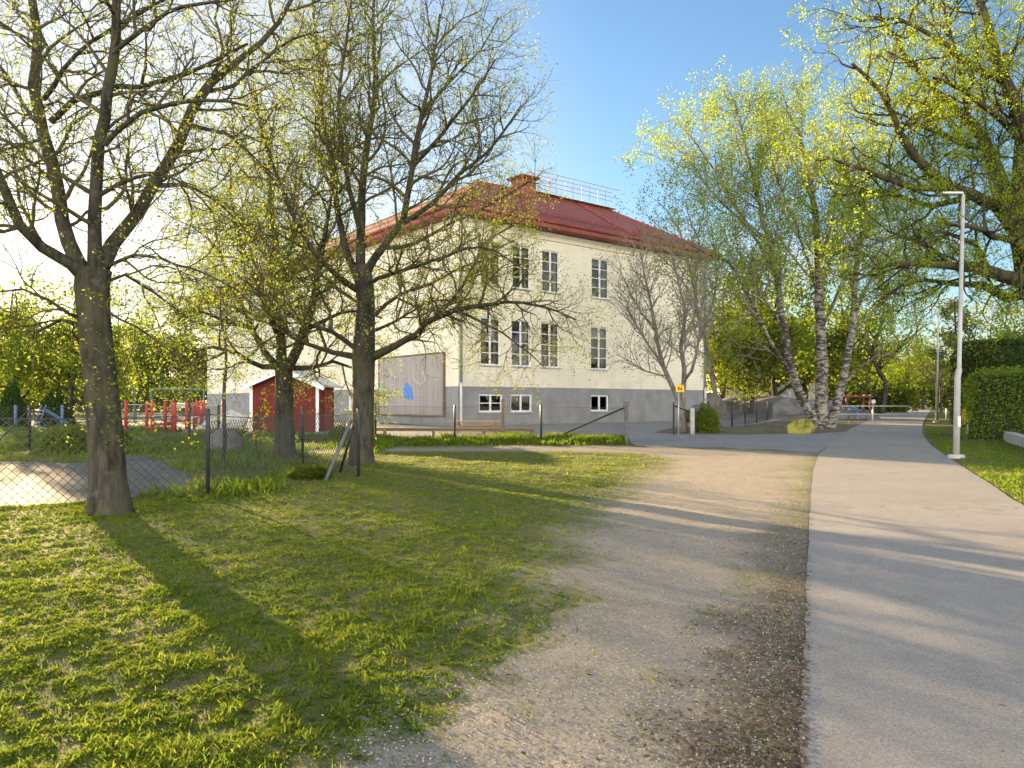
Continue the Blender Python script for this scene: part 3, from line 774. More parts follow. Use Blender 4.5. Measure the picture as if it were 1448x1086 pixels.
# --- grey bare tree against the school wall
YD = G(962, 611).y
T = Tree(12, [3.4, 4.2, 4.6], [1.9, 1.05, .6], [42, 40, 38], [.034, .019, .011], [.08, .06, .03], [.12, .15, .18], [8, 6, 4], [.2, .15, .15])
base = P(965, 612, YD)
for sp in ([(967, 613, 0, .26), (966, 585, 0, .2), (966, 555, 0, .17), (968, 520, .2, .15), (962, 490, .5, .12), (968, 450, .8, .1), (962, 410, 1, .075), (952, 370, 1.2, .05), (945, 335, 1.3, .03)],
           [(963, 613, 0, .22), (961, 570, 0, .18), (950, 545, -.2, .16), (938, 520, -.5, .14), (930, 485, -.8, .12), (924, 450, -1, .1), (918, 420, -1.2, .08), (910, 385, -1.3, .05), (905, 355, -1.4, .03)],
           [(966, 540, .1, .11), (978, 525, -.6, .10), (985, 500, -1, .085), (990, 460, -1.3, .065), (992, 420, -1.5, .045), (998, 385, -1.7, .03)],
           [(938, 518, -.5, .08), (918, 490, -.1, .065), (900, 460, .3, .05), (885, 435, .6, .035), (868, 420, .8, .02)],
           [(926, 465, -.9, .07), (905, 440, -1.5, .05), (888, 405, -2, .036), (875, 380, -2.4, .02)],
           [(964, 480, .6, .06), (982, 445, 1.2, .045), (985, 400, 1.6, .03), (980, 365, 1.8, .02)],
           [(945, 532, -.3, .06), (915, 525, -.8, .045), (890, 510, -1.2, .03), (870, 500, -1.5, .018)]):
    T.limb(px_limb(YD, sp, .72), 7, step=.5, start=.3)
put_tree('bare_tree', T, base, 'bare grey tree with two curved stems in front of the school wall', M['bark_pale'], M['bark_grey'], M['leaf_bud'], T.leaves(2, .045, .1, frac=.25))

# --- slender tree at the school's right corner
YE = G(1019, 603).y
T = Tree(14, [1.5, 2.6, 3.4], [2.4, 1.2, .65], [44, 42, 40], [.05, .022, .013], [.05, .0, -.03], [.13, .17, .2], [8, 6, 4])
base = P(1020, 604, YE)
for sp in ([(1020, 605, 0, .22), (1014, 570, 0, .18), (1006, 530, 0, .16), (999, 490, 0, .14), (988, 450, .1, .12), (982, 410, .2, .105), (972, 370, .3, .09), (962, 330, .4, .06), (945, 300, .5, .04), (930, 285, .6, .025)],
           [(994, 465, 0, .09), (1010, 420, .5, .07), (1012, 370, .8, .05), (1005, 320, 1, .03)],
           [(980, 400, .2, .07), (990, 350, -.4, .05), (975, 310, -.7, .03), (970, 280, -.8, .02)],
           [(1003, 515, 0, .07), (1030, 500, -.5, .055), (1060, 505, -.9, .035), (1085, 512, -1.2, .02)],
           [(984, 430, .1, .06), (960, 390, -.5, .045), (930, 360, -.9, .03), (910, 345, -1.2, .018)],
           [(970, 362, .3, .06), (945, 335, .8, .04), (920, 310, 1.1, .028), (908, 296, 1.3, .018)]):
    T.limb(px_limb(YE, sp, .75), 6, step=.5, start=.3)
put_tree('slender_tree', T, base, 'slender leaning tree with hanging catkin twigs at the right corner of the school', M['bark_pale'], M['bark_grey'], M['leaf_spring'], T.leaves(2, .06, .15, .15, .7))

# --- birch clump
YF = G(1160, 606).y
T = Tree(17, [1.35, 2.3, 3.0], [3.2, 1.6, .85], [38, 42, 46], [.06, .026, .013], [.05, -.04, -.14], [.1, .15, .15], [9, 7, 5], [.15, .15, .1])
base = P(1160, 607, YF)
trunks = ([(1156, 607, 0, .36), (1148, 585, 0, .29), (1132, 560, -.3, .26), (1120, 525, -.5, .24), (1112, 480, -.7, .22), (1104, 440, -.9, .2), (1100, 400, -1, .18), (1088, 345, -1.1, .15), (1075, 290, -1.2, .12), (1060, 230, -1.3, .085), (1045, 170, -1.4, .05), (1032, 130, -1.5, .025)],
          [(1160, 608, 0, .48), (1161, 580, .1, .38), (1162, 540, .1, .35), (1161, 500, .2, .32), (1160, 450, .3, .28), (1158, 400, .4, .24), (1156, 340, .5, .2), (1150, 280, .6, .16), (1138, 220, .7, .12), (1120, 170, .8, .07), (1105, 130, .8, .03)],
          [(1172, 607, .2, .36), (1182, 575, .3, .27), (1192, 540, .5, .24), (1200, 500, .7, .21), (1205, 455, .9, .19), (1208, 410, 1, .17), (1214, 350, 1.2, .14), (1222, 290, 1.4, .11), (1230, 230, 1.5, .07), (1236, 185, 1.6, .03)])
dens0 = T.dens
for i, sp in enumerate(trunks): T.limb(px_limb(YF, sp, .82), 12, step=.6, start=.4, wob=.03)
wood_trunk = list(T.trunk)
for sp in ([(1122, 530, -.5, .13), (1100, 500, -.9, .11), (1078, 460, -1.2, .095), (1055, 410, -1.5, .08), (1030, 370, -1.8, .06), (1000, 360, -2, .04), (975, 345, -2.2, .02)],
           [(1098, 390, -1, .1), (1070, 340, -1.6, .085), (1040, 290, -2, .07), (1010, 240, -2.4, .05), (985, 205, -2.7, .035), (965, 180, -3, .02)],
           [(1090, 350, -1, .09), (1050, 315, -.4, .075), (1005, 270, .1, .06), (970, 220, .5, .04), (945, 200, .8, .02)],
           [(1158, 420, .4, .11), (1140, 360, -.6, .09), (1118, 300, -1.2, .075), (1095, 240, -1.7, .06), (1085, 180, -2, .04), (1080, 130, -2.2, .02)],
           [(1158, 380, .4, .11), (1175, 320, 1, .09), (1185, 260, 1.5, .07), (1190, 200, 1.9, .05), (1185, 160, 2.2, .025)],
           [(1160, 470, .2, .12), (1178, 430, -.5, .1), (1200, 380, -1.1, .08), (1225, 330, -1.6, .06), (1250, 290, -2, .04), (1270, 265, -2.3, .02)],
           [(1206, 450, .9, .1), (1230, 400, .3, .08), (1255, 365, -.2, .065), (1280, 345, -.6, .045), (1300, 340, -.9, .025)],
           [(1203, 480, .8, .09), (1225, 450, 1.6, .075), (1255, 420, 2.2, .055), (1285, 400, 2.7, .035)],
           [(1110, 470, -.7, .09), (1085, 430, .2, .075), (1060, 385, .8, .06), (1040, 350, 1.3, .04)],
           [(1150, 290, .6, .09), (1130, 240, 1.5, .07), (1100, 200, 2.2, .05), (1085, 165, 2.8, .03)],
           [(1192, 545, .5, .07), (1215, 520, .2, .055), (1240, 500, -.2, .04), (1265, 480, -.5, .025)],
           [(1118, 520, -.6, .06), (1080, 490, 0, .05), (1045, 478, .5, .035), (1015, 490, .8, .02)]):
    T.limb(px_limb(YF, sp, .8), 7, step=.6, start=.3)
put_tree('birch_tree', T, base, 'tall three stemmed birch with white bark and fresh yellow leaves', M['birch'], M['bark_grey'], M['leaf_birch'], T.leaves(20, .052, .12, .35, .48))

# --- oak overhanging from the right
YG = 23.5
T = Tree(21, [1.9, 3.2, 4.2], [2.7, 1.3, .62], [54, 50, 46], [.042, .019, .009], [.02, .03, .01], [.24, .26, .28], [9, 6, 4], [.12, .1, .1])
xo = (1452 - CX) / F * YG
OK = 1.35
base = Vector(((1490 - CX) / F * YG, YG, -.02))
T.limb([(base + Vector((0, 0, -.1)), .55), (base + Vector((0, 0, .5)), .42), (P(1482, 540, YG), .36), (P(1466, 440, YG), .33), (P(1448, 360, YG), .30), (P(1438, 312, YG), .27)], 14, False, wob=.02)
for sp in ([(1440, 330, 0, .19), (1420, 300, -.2, .16), (1390, 282, -.5, .13), (1350, 268, -.8, .115), (1310, 240, -1.1, .10), (1280, 205, -1.4, .085), (1262, 165, -1.7, .07), (1245, 130, -1.9, .05), (1205, 90, -2.1, .03)],
           [(1438, 320, 0, .19), (1418, 265, .4, .16), (1398, 215, .7, .14), (1372, 175, 1, .12), (1340, 145, 1.3, .095), (1305, 110, 1.6, .07), (1270, 60, 1.9, .05), (1240, 20, 2.1, .03)],
           [(1440, 310, 0, .2), (1446, 230, -.3, .17), (1442, 170, -.6, .15), (1424, 120, -.8, .125), (1405, 60, -1, .10), (1385, 0, -1.2, .08), (1360, -60, -1.3, .05)],
           [(1445, 300, 0, .2), (1480, 220, .3, .17), (1510, 130, .6, .14), (1530, 40, .9, .1), (1540, -60, 1.2, .06)],
           [(1345, 266, -.8, .08), (1290, 265, -1.2, .065), (1240, 248, -1.5, .05), (1200, 235, -1.8, .035), (1170, 222, -2, .02)],
           [(1375, 278, -.6, .08), (1320, 290, -.1, .062), (1270, 278, .3, .05), (1215, 270, .6, .035), (1175, 278, .8, .02)],
           [(1395, 210, .7, .08), (1350, 200, .2, .065), (1300, 175, -.3, .05), (1255, 178, -.6, .035), (1220, 165, -.9, .02)],
           [(1420, 115, -.8, .08), (1370, 90, -1.3, .065), (1320, 50, -1.7, .05), (1270, 25, -2, .035), (1215, 30, -2.2, .02)],
           [(1444, 200, -.4, .08), (1405, 160, -1.2, .065), (1365, 130, -1.7, .05), (1320, 110, -2.1, .03)],
           [(1368, 172, 1, .07), (1360, 110, .6, .055), (1345, 50, .3, .04), (1330, -10, 0, .03)],
           [(1452, 400, 0, .19), (1420, 392, -.5, .15), (1380, 378, -1, .115), (1340, 376, -1.4, .09), (1300, 372, -1.8, .07), (1265, 372, -2.1, .045), (1235, 380, -2.4, .025)],
           [(1454, 412, 0, .16), (1425, 420, .5, .12), (1390, 400, 1, .09), (1350, 400, 1.4, .065), (1310, 395, 1.7, .045), (1275, 405, 2, .025)],
           [(1345, 376, -1.4, .06), (1310, 345, -1.6, .045), (1270, 335, -1.8, .035), (1225, 350, -2, .02)],
           [(1400, 385, -.8, .07), (1380, 345, -.3, .055), (1340, 330, .1, .04), (1295, 325, .4, .025)],
           [(1450, 380, 0, .12), (1440, 345, -1, .09), (1405, 335, -1.7, .07), (1370, 320, -2.2, .045), (1335, 315, -2.6, .025)],
           [(1456, 380, 0, .1), (1500, 350, -1, .1), (1560, 320, -1.5, .07), (1620, 260, -2, .04)]):
    T.limb([(q_, r_ * OK) for q_, r_ in px_limb(YG, sp)], 8, step=.45, start=.12, wob=.025)
put_tree('oak_tree', T, base, 'mossy old oak overhanging the path from the right edge, branches across the sky', M['bark_oak'], M['bark_oak'], M['leaf_birch'], T.leaves(12, .034, .07, 0, .6))

# --- generic background trees: three kinds, then copies
def generic(seed, h, kind):
    T = Tree(seed, [1.1, 1.8, 2.2] if kind != 'thin' else [1.4, 2.2, 2.8], [h * .28, h * .15, h * .085], [46, 46, 44], [.07, .03, .016], [.08, .03, .0], [.14, .18, .2], [6, 5, 3], [.1, .1, .1])
    g = T.rng; top = Vector((g.uniform(-.4, .4), g.uniform(-.4, .4), h))
    tr = [(Vector((0, 0, -.2)), h * .030), (Vector((0, 0, .3)), h * .022)] + [(top * f + Vector((g.gauss(0, .15), g.gauss(0, .15), 0)), h * .021 * (1 - f * .9)) for f in (.25, .45, .65, .85, 1)]
    T.limb(tr, 8, True, 0, h * .08, .28)
    for k in range(6):
        a = k * 1.05 + g.uniform(-.3, .3); f = g.uniform(.12, .45); rr = h * g.uniform(.18, .32)
        p0 = top * f
        T.limb([(p0, h * .011), (p0 + Vector((math.cos(a) * rr * .5, math.sin(a) * rr * .5, h * .12)), h * .008), (p0 + Vector((math.cos(a) * rr, math.sin(a) * rr, h * .28)), h * .004)], 5, True, 0, h * .07, .2)
    return T
def hidden_proto(name, T, bark, twig, leafm, lv, cat='tree'):
    e = put_tree(name, T, (0, 0, 0), 'x', bark, twig, leafm, lv, None, cat); return e

protos = {}
T = generic(31, 8, 'leafy'); protos['spring2'] = None; protos['spring'] = hidden_proto('leafy_tree', T, M['bark'], M['bark_twig'], M['leaf_spring'], T.leaves(10, .11, .26, .25))
T = generic(43, 8, 'leafy'); protos['spring2'] = hidden_proto('leafy_tree', T, M['bark'], M['bark_twig'], M['leaf_spring'], T.leaves(13, .11, .28, .3))
T = generic(33, 8, 'leafy'); protos['mid'] = hidden_proto('leafy_tree', T, M['bark'], M['bark_twig'], M['leaf_mid'], T.leaves(18, .12, .32, .25))
T = generic(35, 8, 'thin'); protos['bare'] = hidden_proto('bare_tree', T, M['bark'], M['bark_twig'], M['leaf_spring'], T.leaves(1, .10, .15, 0, .5))
T = generic(37, 8, 'leafy'); protos['sparse'] = hidden_proto('leafy_tree', T, M['bark'], M['bark_twig'], M['leaf_birch'], T.leaves(4, .11, .25))
def pine_proto():
    T = Tree(41, [1.6, 2.4], [2.0, .8], [70, 50], [.05, .02], [.03, .05], [.14, .2], [6, 4], [.4, .2])
    T.limb([((0, 0, -.2), .22), ((0, 0, 3), .17), ((.1, 0, 6), .12), ((0, .1, 9), .04)], 8, True, 0, .8, .38)
    return hidden_proto('pine_tree', T, M['bark'], M['bark_twig'], M['leaf_pine'], T.leaves(26, .12, .22))
protos['pine'] = pine_proto()
def shrub_proto(name, mat, n, size, seed, cone=0.0):
    g = np.random.default_rng(seed)
    d = g.normal(0, 1, (n, 3)); d /= np.linalg.norm(d, axis=1, keepdims=True); d[:, 2] = np.abs(d[:, 2]) * 1.0
    r = g.uniform(.55, 1.02, n) ** .6
    nn = np.array([noise.noise(Vector(q) * 2.2 + Vector((seed, 0, 0))) for q in d])
    p = d * (r * (1 + .32 * nn))[:, None] * np.array([1, 1, 1.15])
    if cone: p[:, :2] *= np.clip(1.15 - p[:, 2:3] * cone, .1, 2)
    e = empty(name, (0, 0, 0), 'x', 'shrub')
    V, Q, ti = leaf_quads(p, size, .03); link('foliage', np_mesh('foliage', V, [Q], False, ti), mat, e)
    st = [([Vector((0, 0, -.05)), Vector((math.cos(k) * .12, math.sin(k) * .12, .3)), Vector((math.cos(k) * .45, math.sin(k) * .45, .75))], [.03, .022, .01], 4) for k in np.arange(0, 6.2, .7)]
    tubes('stems', st, M['bark_twig'], e); return e
protos['shrub'] = shrub_proto('shrub', M['leaf_mid'], 5200, .065, 3)
protos['shrub_light'] = shrub_proto('shrub', M['leaf_spring'], 3000, .06, 9)
protos['conifer'] = shrub_proto('conifer_shrub', M['leaf_dark'], 9000, .06, 5, .35)
used = set()
def plant(kind, loc, rz, scale, label, group=None):
    p = protos[kind]; sc = scale if hasattr(scale, '__len__') else (scale,) * 3
    if kind not in used:
        used.add(kind); p.location = loc; p.rotation_euler = (0, 0, rz); p.scale = sc; p['label'] = label
        if group: p['group'] = group
        return p
    return dup(p, loc, rz, sc, label, group)
def bg(kind, px, y, toppy, wide, label, group=None, nat=8.0):
    z0 = gz(0, y); h = EYE - (toppy - HY) / F * y - z0
    loc = ((px - CX) / F * y, y, z0 - .03); s = h / nat
    plant(kind, loc, R.uniform(0, 6.28), (s * wide, s * wide, s), label, group)
GL, GR, GB = 'trees behind the playground', 'trees far along the path', 'trees on the rocky slope'
bg('spring', -60, 95, 438, 1.2, 'yellow green tree cut by the left edge of the photo behind the playground', GL)
bg('spring', 28, 46, 402, 1.0, 'leafy yellow green tree left of the big trunk, above the dark conifers', GL)
bg('spring2', 98, 44, 398, 1.05, 'leafy tree half hidden by the big trunk, above the blue slide', GL)
bg('spring', 142, 47, 404, .75, 'leafy tree just right of the big trunk, above the red climbing frame', GL)
bg('mid', 20, 100, 448, 1.1, 'darker green tree behind the dark conifers at the left edge', GL)
bg('spring', 112, 105, 452, 1.1, 'leafy tree just left of the big trunk, behind the green goal', GL)
bg('spring', 205, 105, 440, 1.1, 'far yellow green tree seen between the big trunk and the school wing', GL)
bg('mid', 262, 112, 435, 1.1, 'full green tree beside the far end of the school wing', GL)
bg('sparse', 168, 130, 430, 1.0, 'thinly leaved tall tree directly behind the big trunk', GL)
bg('spring', 1018, 66, 395, 1.0, 'green tree on the rocks right of the school corner', GB)
bg('mid', 1062, 58, 400, 1.0, 'dense green tree on the rocks, left of the birch', GB)
bg('spring', 1100, 70, 390, 1.1, 'yellow green tree behind the leaning birch stem', GB)
bg('mid', 1140, 78, 400, 1.0, 'green tree seen between the birch stems', GB)
bg('spring', 1195, 82, 400, 1.0, 'bright leafy tree right behind the birch clump', GR)
bg('bare', 1246, 80, 405, 1.15, 'bare spreading tree left of the far path behind the round hedge', GR)
bg('sparse', 1222, 100, 455, 1.0, 'pale leaved tree behind the wooden play hut', GR)
bg('spring', 1284, 125, 485, 1.1, 'distant leafy tree at the end of the path', GR)
bg('mid', 1306, 140, 490, 1.0, 'distant darker tree closing the view down the path', GR)
bg('sparse', 1262, 135, 480, 1.0, 'distant pale tree left of the path end', GR)
bg('bare', 1330, 100, 480, 1.1, 'bare twiggy tree behind the second lamp post', GR)
bg('pine', 1350, 78, 428, 1.0, 'tall pine behind the dark clipped hedge', GR, 9.3)
bg('sparse', 1395, 62, 440, 1.1, 'pale yellow tree above the dark hedge', GR)
bg('spring', 1440, 55, 435, 1.15, 'leafy tree at the right edge above the bright hedge', GR)
bg('bare', 1425, 48, 470, 1.1, 'bare brown tree just behind the bright green hedge', GR)
def shrub(kind, px, py, wpx, hpx, label, group=None, deep=None):
    b = G(px, py); sx = wpx / 2 / F * b.y; sz = hpx / F * b.y / 1.15
    plant(kind, (b.x, b.y, b.z - .03), R.uniform(0, 6), (sx, deep or sx, sz), label, group)
shrub('conifer', 18, 603, 34, 58, 'dark conical conifer at the left edge behind the playground')
shrub('conifer', 80, 601, 42, 48, 'dark rounded conifer behind the blue slide')
shrub('shrub', 1250, 577, 78, 26, 'low round clipped bush left of the far path', deep=2.2)
shrub('shrub_light', 998, 612, 42, 40, 'green bush growing at the foot of the slender tree')
shrub('shrub_light', 978, 598, 20, 20, 'small light green bush behind the pale fence post')
shrub('shrub_light', 95, 640, 76, 40, 'tangled bramble bush behind the fence left of the big trunk')
shrub('shrub_light', 160, 636, 60, 34, 'leafy bramble behind the big trunk')
shrub('shrub', 440, 676, 60, 18, 'low creeping green weed clump at the foot of the wire fence')
shrub('shrub_light', 480, 625, 40, 26, 'light green weeds between the third tree and the fence end')
shrub('shrub', 1378, 604, 40, 22, 'low dark shrub beside the start of the concrete wall')

def hedge(name, line, depth, h, mat, label, dens=260, size=.07, seed=1):
    g = np.random.default_rng(seed)
    a, b = Vector(line[0]), Vector(line[1]); d = (b - a); L = d.length; d.normalize(); nrm = Vector((-d.y, d.x, 0))
    mid = (a + b) / 2; z0 = gz(0, mid.y)
    e = empty(name, (mid.x, mid.y, z0), label, 'hedge', None, math.atan2(d.y, d.x))
    MB().box((0, 0, h * .47), (L - .3, depth - .3, h * .94 - .15), None, .94).build('hedge_core', M['hedge_core'], e)
    n = int(dens * (2 * L * h + 2 * depth * h + L * depth))
    ax = g.choice(3, n, p=np.array([L * h, depth * h, L * depth / 2]) / (L * h + depth * h + L * depth / 2))
    u = g.uniform(-.5, .5, (n, 3)); sgn = np.sign(g.uniform(-1, 1, n))
    p = u * np.array([L, depth, h])
    p[ax == 0, 1] = sgn[ax == 0] * depth / 2; p[ax == 1, 0] = sgn[ax == 1] * L / 2; p[ax == 2, 2] = h / 2
    nn = np.array([noise.noise(Vector(q) * 1.3 + Vector((seed, 0, 0))) for q in p]); fine = g.uniform(-.18, .05, n) + (g.random(n) < .06) * g.uniform(0, .22, n)
    off = nn * .14 + fine
    # round the shoulders
    k = np.clip((p[:, 2] / h - .25) * 4, 0, 1)[:, None] ** 2
    p[:, :2] *= 1 - .07 * k
    p[ax == 0, 1] += sgn[ax == 0] * off[ax == 0]; p[ax == 1, 0] += sgn[ax == 1] * off[ax == 1]; p[ax == 2, 2] += off[ax == 2]
    p[:, 2] += h / 2
    V, Q, ti = leaf_quads(p, size, .02); link('foliage', np_mesh('foliage', V, [Q], False, ti), mat, e)
    return e
hedge('clipped_hedge', ((18.6, 30.5, 0), (26, 22, 0)), 2.2, 2.75, M['leaf_hedge'], 'bright green clipped hedge behind the low concrete wall on the right', 330, .05, 4)
hedge('thuja_hedge', ((25.5, 41.5, 0), (35, 46, 0)), 3.0, 4.7, M['leaf_dark'], 'tall dark green hedge block behind the first lamp post', 240, .07, 6)

def undergrowth(x0, x1, y0, y1, h, n, size, label, mat):
    X = NR.uniform(x0, x1, n * 2); Y = NR.uniform(y0, y1, n * 2); u = NR.random(n * 2)
    top = h * (.75 + .5 * np.array([noise.noise((a_ * .16, b_ * .16, 3.3)) for a_, b_ in zip(X, Y)]) + .25 * np.array([noise.noise((a_ * .6, b_ * .6, 7.3)) for a_, b_ in zip(X, Y)]))
    Z = .2 + u ** .7 * np.clip(top, .3, None)
    V, Q, ti = leaf_quads(np.stack([X, Y, Z], -1)[:n], size, .12)
    tag(link('undergrowth', np_mesh('undergrowth', V, [Q], False, ti), mat), label, 'undergrowth', kind='stuff')
undergrowth(-120, -26, 112, 128, 6.5, 30000, .30, 'mass of bushes closing the view behind the playground', M['leaf_spring'])
undergrowth(42, 150, 165, 185, 13, 26000, .55, 'far wood beyond the end of the path', M['leaf_mid'])
undergrowth(20, 52, 96, 104, 5.0, 14000, .28, 'bushes behind the houses and rocks right of the school', M['leaf_mid'])

# yellow flowering sapling by the fence and a thin stake
b = G(362, 650)
T = Tree(51, [3.5, 5], [.45, .2], [45, 50], [.012, .006], [.06, .03], [.2, .2], [5, 3])
T.limb([(b + Vector((0, 0, -.1)), .03), (P(362, 610, b.y), .022), (P(366, 580, b.y), .016), (P(372, 566, b.y), .008)], 6, True, 0, .2, .25)
put_tree('flowering_sapling', T, b, 'small sapling with bright yellow blossoms beside the chain link fence', M['bark'], M['bark_twig'], M['blossom'], T.leaves(6, .05, .06, 0, .4), cat='sapling')
b = G(317, 664)
T = Tree(53, [1.6, 3, 4], [1.0, .5, .3], [50, 48, 45], [.016, .009, .006], [.04, .03, .02], [.2, .22, .22], [6, 5, 3])
T.limb([(b + Vector((0, 0, -.1)), .055), (P(318, 620, b.y), .045), (P(317, 560, b.y), .04), (P(320, 500, b.y), .032), (P(312, 440, b.y), .022), (P(318, 390, b.y), .01)], 7, True, 0, .3, .35)
put_tree('young_tree', T, b, 'thin young tree behind the sagging fence, left of the shed', M['bark'], M['bark_twig'], M['leaf_birch'], T.leaves(2, .045, .06))

# ------------------------------------------------------------------ the school
C0 = Vector((-2.85, 40.0, .28))
ex, ey = Vector((.788, .616)).normalized(), None
ey = Vector((-ex.y, ex.x))
school = empty('school_building', C0, 'cream two storey school with red hipped roof and grey plinth', 'building', None, math.atan2(ex.y, ex.x))
def fac(px, py, right=True):
    """photo pixel -> (distance along facade, height above the corner's foot)"""
    k = (px - CX) / F; d = ex if right else ey
    t = (k * C0.y - C0.x) / (d.x - k * d.y); y = C0.y + d.y * t
    return t, EYE - (py - HY) / F * y - C0.z
LR = fac(997, 550)[0]; LL = fac(293, 550, False)[0]; W = 10.0
ZP, ZE = 2.12, 11.15
def rects(lst, right=True):
    out = []
    for x0, x1, y0, y1 in lst:
        a, b = (fac(x0, (y0 + y1) / 2, right)[0], fac(x1, (y0 + y1) / 2, right)[0]); xm = (x0 + x1) / 2
        out.append([min(a, b), max(a, b), fac(xm, y1, right)[1], fac(xm, y0, right)[1]])
    return out
up = rects([(680, 708, 345, 403), (724.5, 750.5, 349.5, 409), (766.5, 791.5, 353, 413.5), (836.5, 861.5, 362, 421.5)])
lo = rects([(679.5, 708, 449, 515.5), (723.4, 750.7, 453, 518), (765, 791.2, 456.6, 520), (835.5, 860, 461.5, 523)])
bs = rects([(677.5, 711, 556, 582), (722, 752.5, 557.5, 582), (835.5, 861, 560, 582.5)])
bl = rects([(492, 504, 560, 580)], False)
for grp in (up, lo, bs):   # level each row
    z0 = sum(r[2] for r in grp) / len(grp); z1 = sum(r[3] for r in grp) / len(grp)
    for r in grp: r[2], r[3] = z0, z1
def wall_grid(mb, L, z0, z1, holes, right, depth=.16):
    f = (lambda t, z, d=0.0: (t, d, z)) if right else (lambda t, z, d=0.0: (d, t, z))
    ts = sorted({0, L, *[h[0] for h in holes], *[h[1] for h in holes]}); zs = sorted({z0, z1, *[h[2] for h in holes], *[h[3] for h in holes]})
    for i in range(len(ts) - 1):
        for j in range(len(zs) - 1):
            tm, zm = (ts[i] + ts[i + 1]) / 2, (zs[j] + zs[j + 1]) / 2
            if any(h[0] < tm < h[1] and h[2] < zm < h[3] for h in holes): continue
            mb.face([f(ts[i], zs[j]), f(ts[i + 1], zs[j]), f(ts[i + 1], zs[j + 1]), f(ts[i], zs[j + 1])])
    for a, b, c, d in holes:
        for (p, q) in (((a, c), (b, c)), ((b, c), (b, d)), ((b, d), (a, d)), ((a, d), (a, c))):
            mb.face([f(*p), f(*q), f(*q, depth), f(*p, depth)])
wall = MB(); wall_grid(wall, LR, ZP, ZE, up + lo, True); wall_grid(wall, LL, ZP, ZE, [], False)
wall.face([(LR, 0, ZP), (LR, W, ZP), (LR, W, ZE), (LR, 0, ZE)]); wall.face([(W, W, ZP), (LR, W, ZP), (LR, W, ZE), (W, W, ZE)])
wall.face([(W, W, ZP), (W, LL, ZP), (W, LL, ZE), (W, W, ZE)]); wall.face([(0, LL, ZP), (W, LL, ZP), (W, LL, ZE), (0, LL, ZE)])
wall.build('wall', M['brick'], school)
pl = MB(); wall_grid(pl, LR, -.6, ZP, bs, True); wall_grid(pl, LL, -.6, ZP, bl, False)
pl.face([(LR, 0, -.6), (LR, W, -.6), (LR, W, ZP), (LR, 0, ZP)]); pl.face([(W, W, -.6), (LR, W, -.6), (LR, W, ZP), (W, W, ZP)])
pl.face([(W, W, -.6), (W, LL, -.6), (W, LL, ZP), (W, W, ZP)]); pl.face([(0, LL, -.6), (W, LL, -.6), (W, LL, ZP), (0, LL, ZP)])
pl.build('plinth', M['plinth'], school)
def window(r, right, rows, cols=2, fw=.075):
    a, b, c, d = r; dep = .10
    f = (lambda t, z, q: (t, q, z)) if right else (lambda t, z, q: (q, t, z))
    def bar(t0, t1, z0, z1, q=dep, th=.07):
        cc = f((t0 + t1) / 2, (z0 + z1) / 2, q); s = (t1 - t0, th, z1 - z0) if right else (th, t1 - t0, z1 - z0)
        mb.box(cc, s)
    mb = MB()
    bar(a, a + fw, c, d); bar(b - fw, b, c, d); bar(a + fw, b - fw, c, c + fw); bar(a + fw, b - fw, d - fw, d)
    w = (b - a - 2 * fw)
    for k in range(1, cols): x = a + fw + w * k / cols; bar(x - .05, x + .05, c + fw, d - fw, dep - .006)
    for k in range(1, rows):
        z = c + fw + (d - c - 2 * fw) * k / rows
        for j in range(cols): bar(a + fw + w * j / cols + .05 * (j > 0), a + fw + w * (j + 1) / cols - .05 * (j < cols - 1), z - .022, z + .022, dep + .008, .04)
    o = mb.build('window', M['white'], school)
    MB().face([f(a + .01, c + .01, dep + .035), f(b - .01, c + .01, dep + .035), f(b - .01, d - .01, dep + .035), f(a + .01, d - .01, dep + .035)]).build('pane', M['glass'], o)
    s = MB(); s.box(f((a + b) / 2, c - .035, .0), (b - a + .12, .2, .05) if right else (.2, b - a + .12, .05)); s.build('sill', M['zinc'], o)
for r in up + lo: window(r, True, 4)
M['curtain'] = weathered('curtain_cloth', (.42, .40, .34), .9, .2, 4, .1)
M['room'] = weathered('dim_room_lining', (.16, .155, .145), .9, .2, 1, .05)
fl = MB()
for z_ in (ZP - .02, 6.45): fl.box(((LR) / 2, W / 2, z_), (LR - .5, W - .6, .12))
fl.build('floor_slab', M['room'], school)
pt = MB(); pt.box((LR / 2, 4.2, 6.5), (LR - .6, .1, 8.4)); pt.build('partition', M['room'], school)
cr = random.Random(4)
win_objs = [o for o in school.children if o.name.startswith('window')]
for o, (a_, b_, c_, d_) in zip(win_objs, up + lo):
    drop = cr.choice((0, .28, .5, .16, 0))
    if drop:
        m_ = MB(); m_.box(((a_ + b_) / 2, .42, d_ - (d_ - c_) * drop / 2), (b_ - a_ + .1, .02, (d_ - c_) * drop)); m_.build('blind', M['curtain'], o)
    wd = cr.uniform(.12, .3)
    for s_, e0_ in ((1, a_ - .1), (-1, b_ + .1)):
        m_ = MB(); n_ = 8; xs__ = [e0_ + s_ * wd * k_ / n_ for k_ in range(n_ + 1)]
        for k_ in range(n_):
            y0_, y1_ = .50 + .04 * (k_ % 2), .50 + .04 * ((k_ + 1) % 2)
            m_.face([(xs__[k_], y0_, c_ - .15), (xs__[k_ + 1], y1_, c_ - .15), (xs__[k_ + 1], y1_, d_ + .1), (xs__[k_], y0_, d_ + .1)])
        m_.build('curtain', M['curtain'], o)
for i, r in enumerate(bs): window(r, True, 2 if i == 0 else 1, 2, .09)
for r in bl: window(r, False, 1, 2, .09)
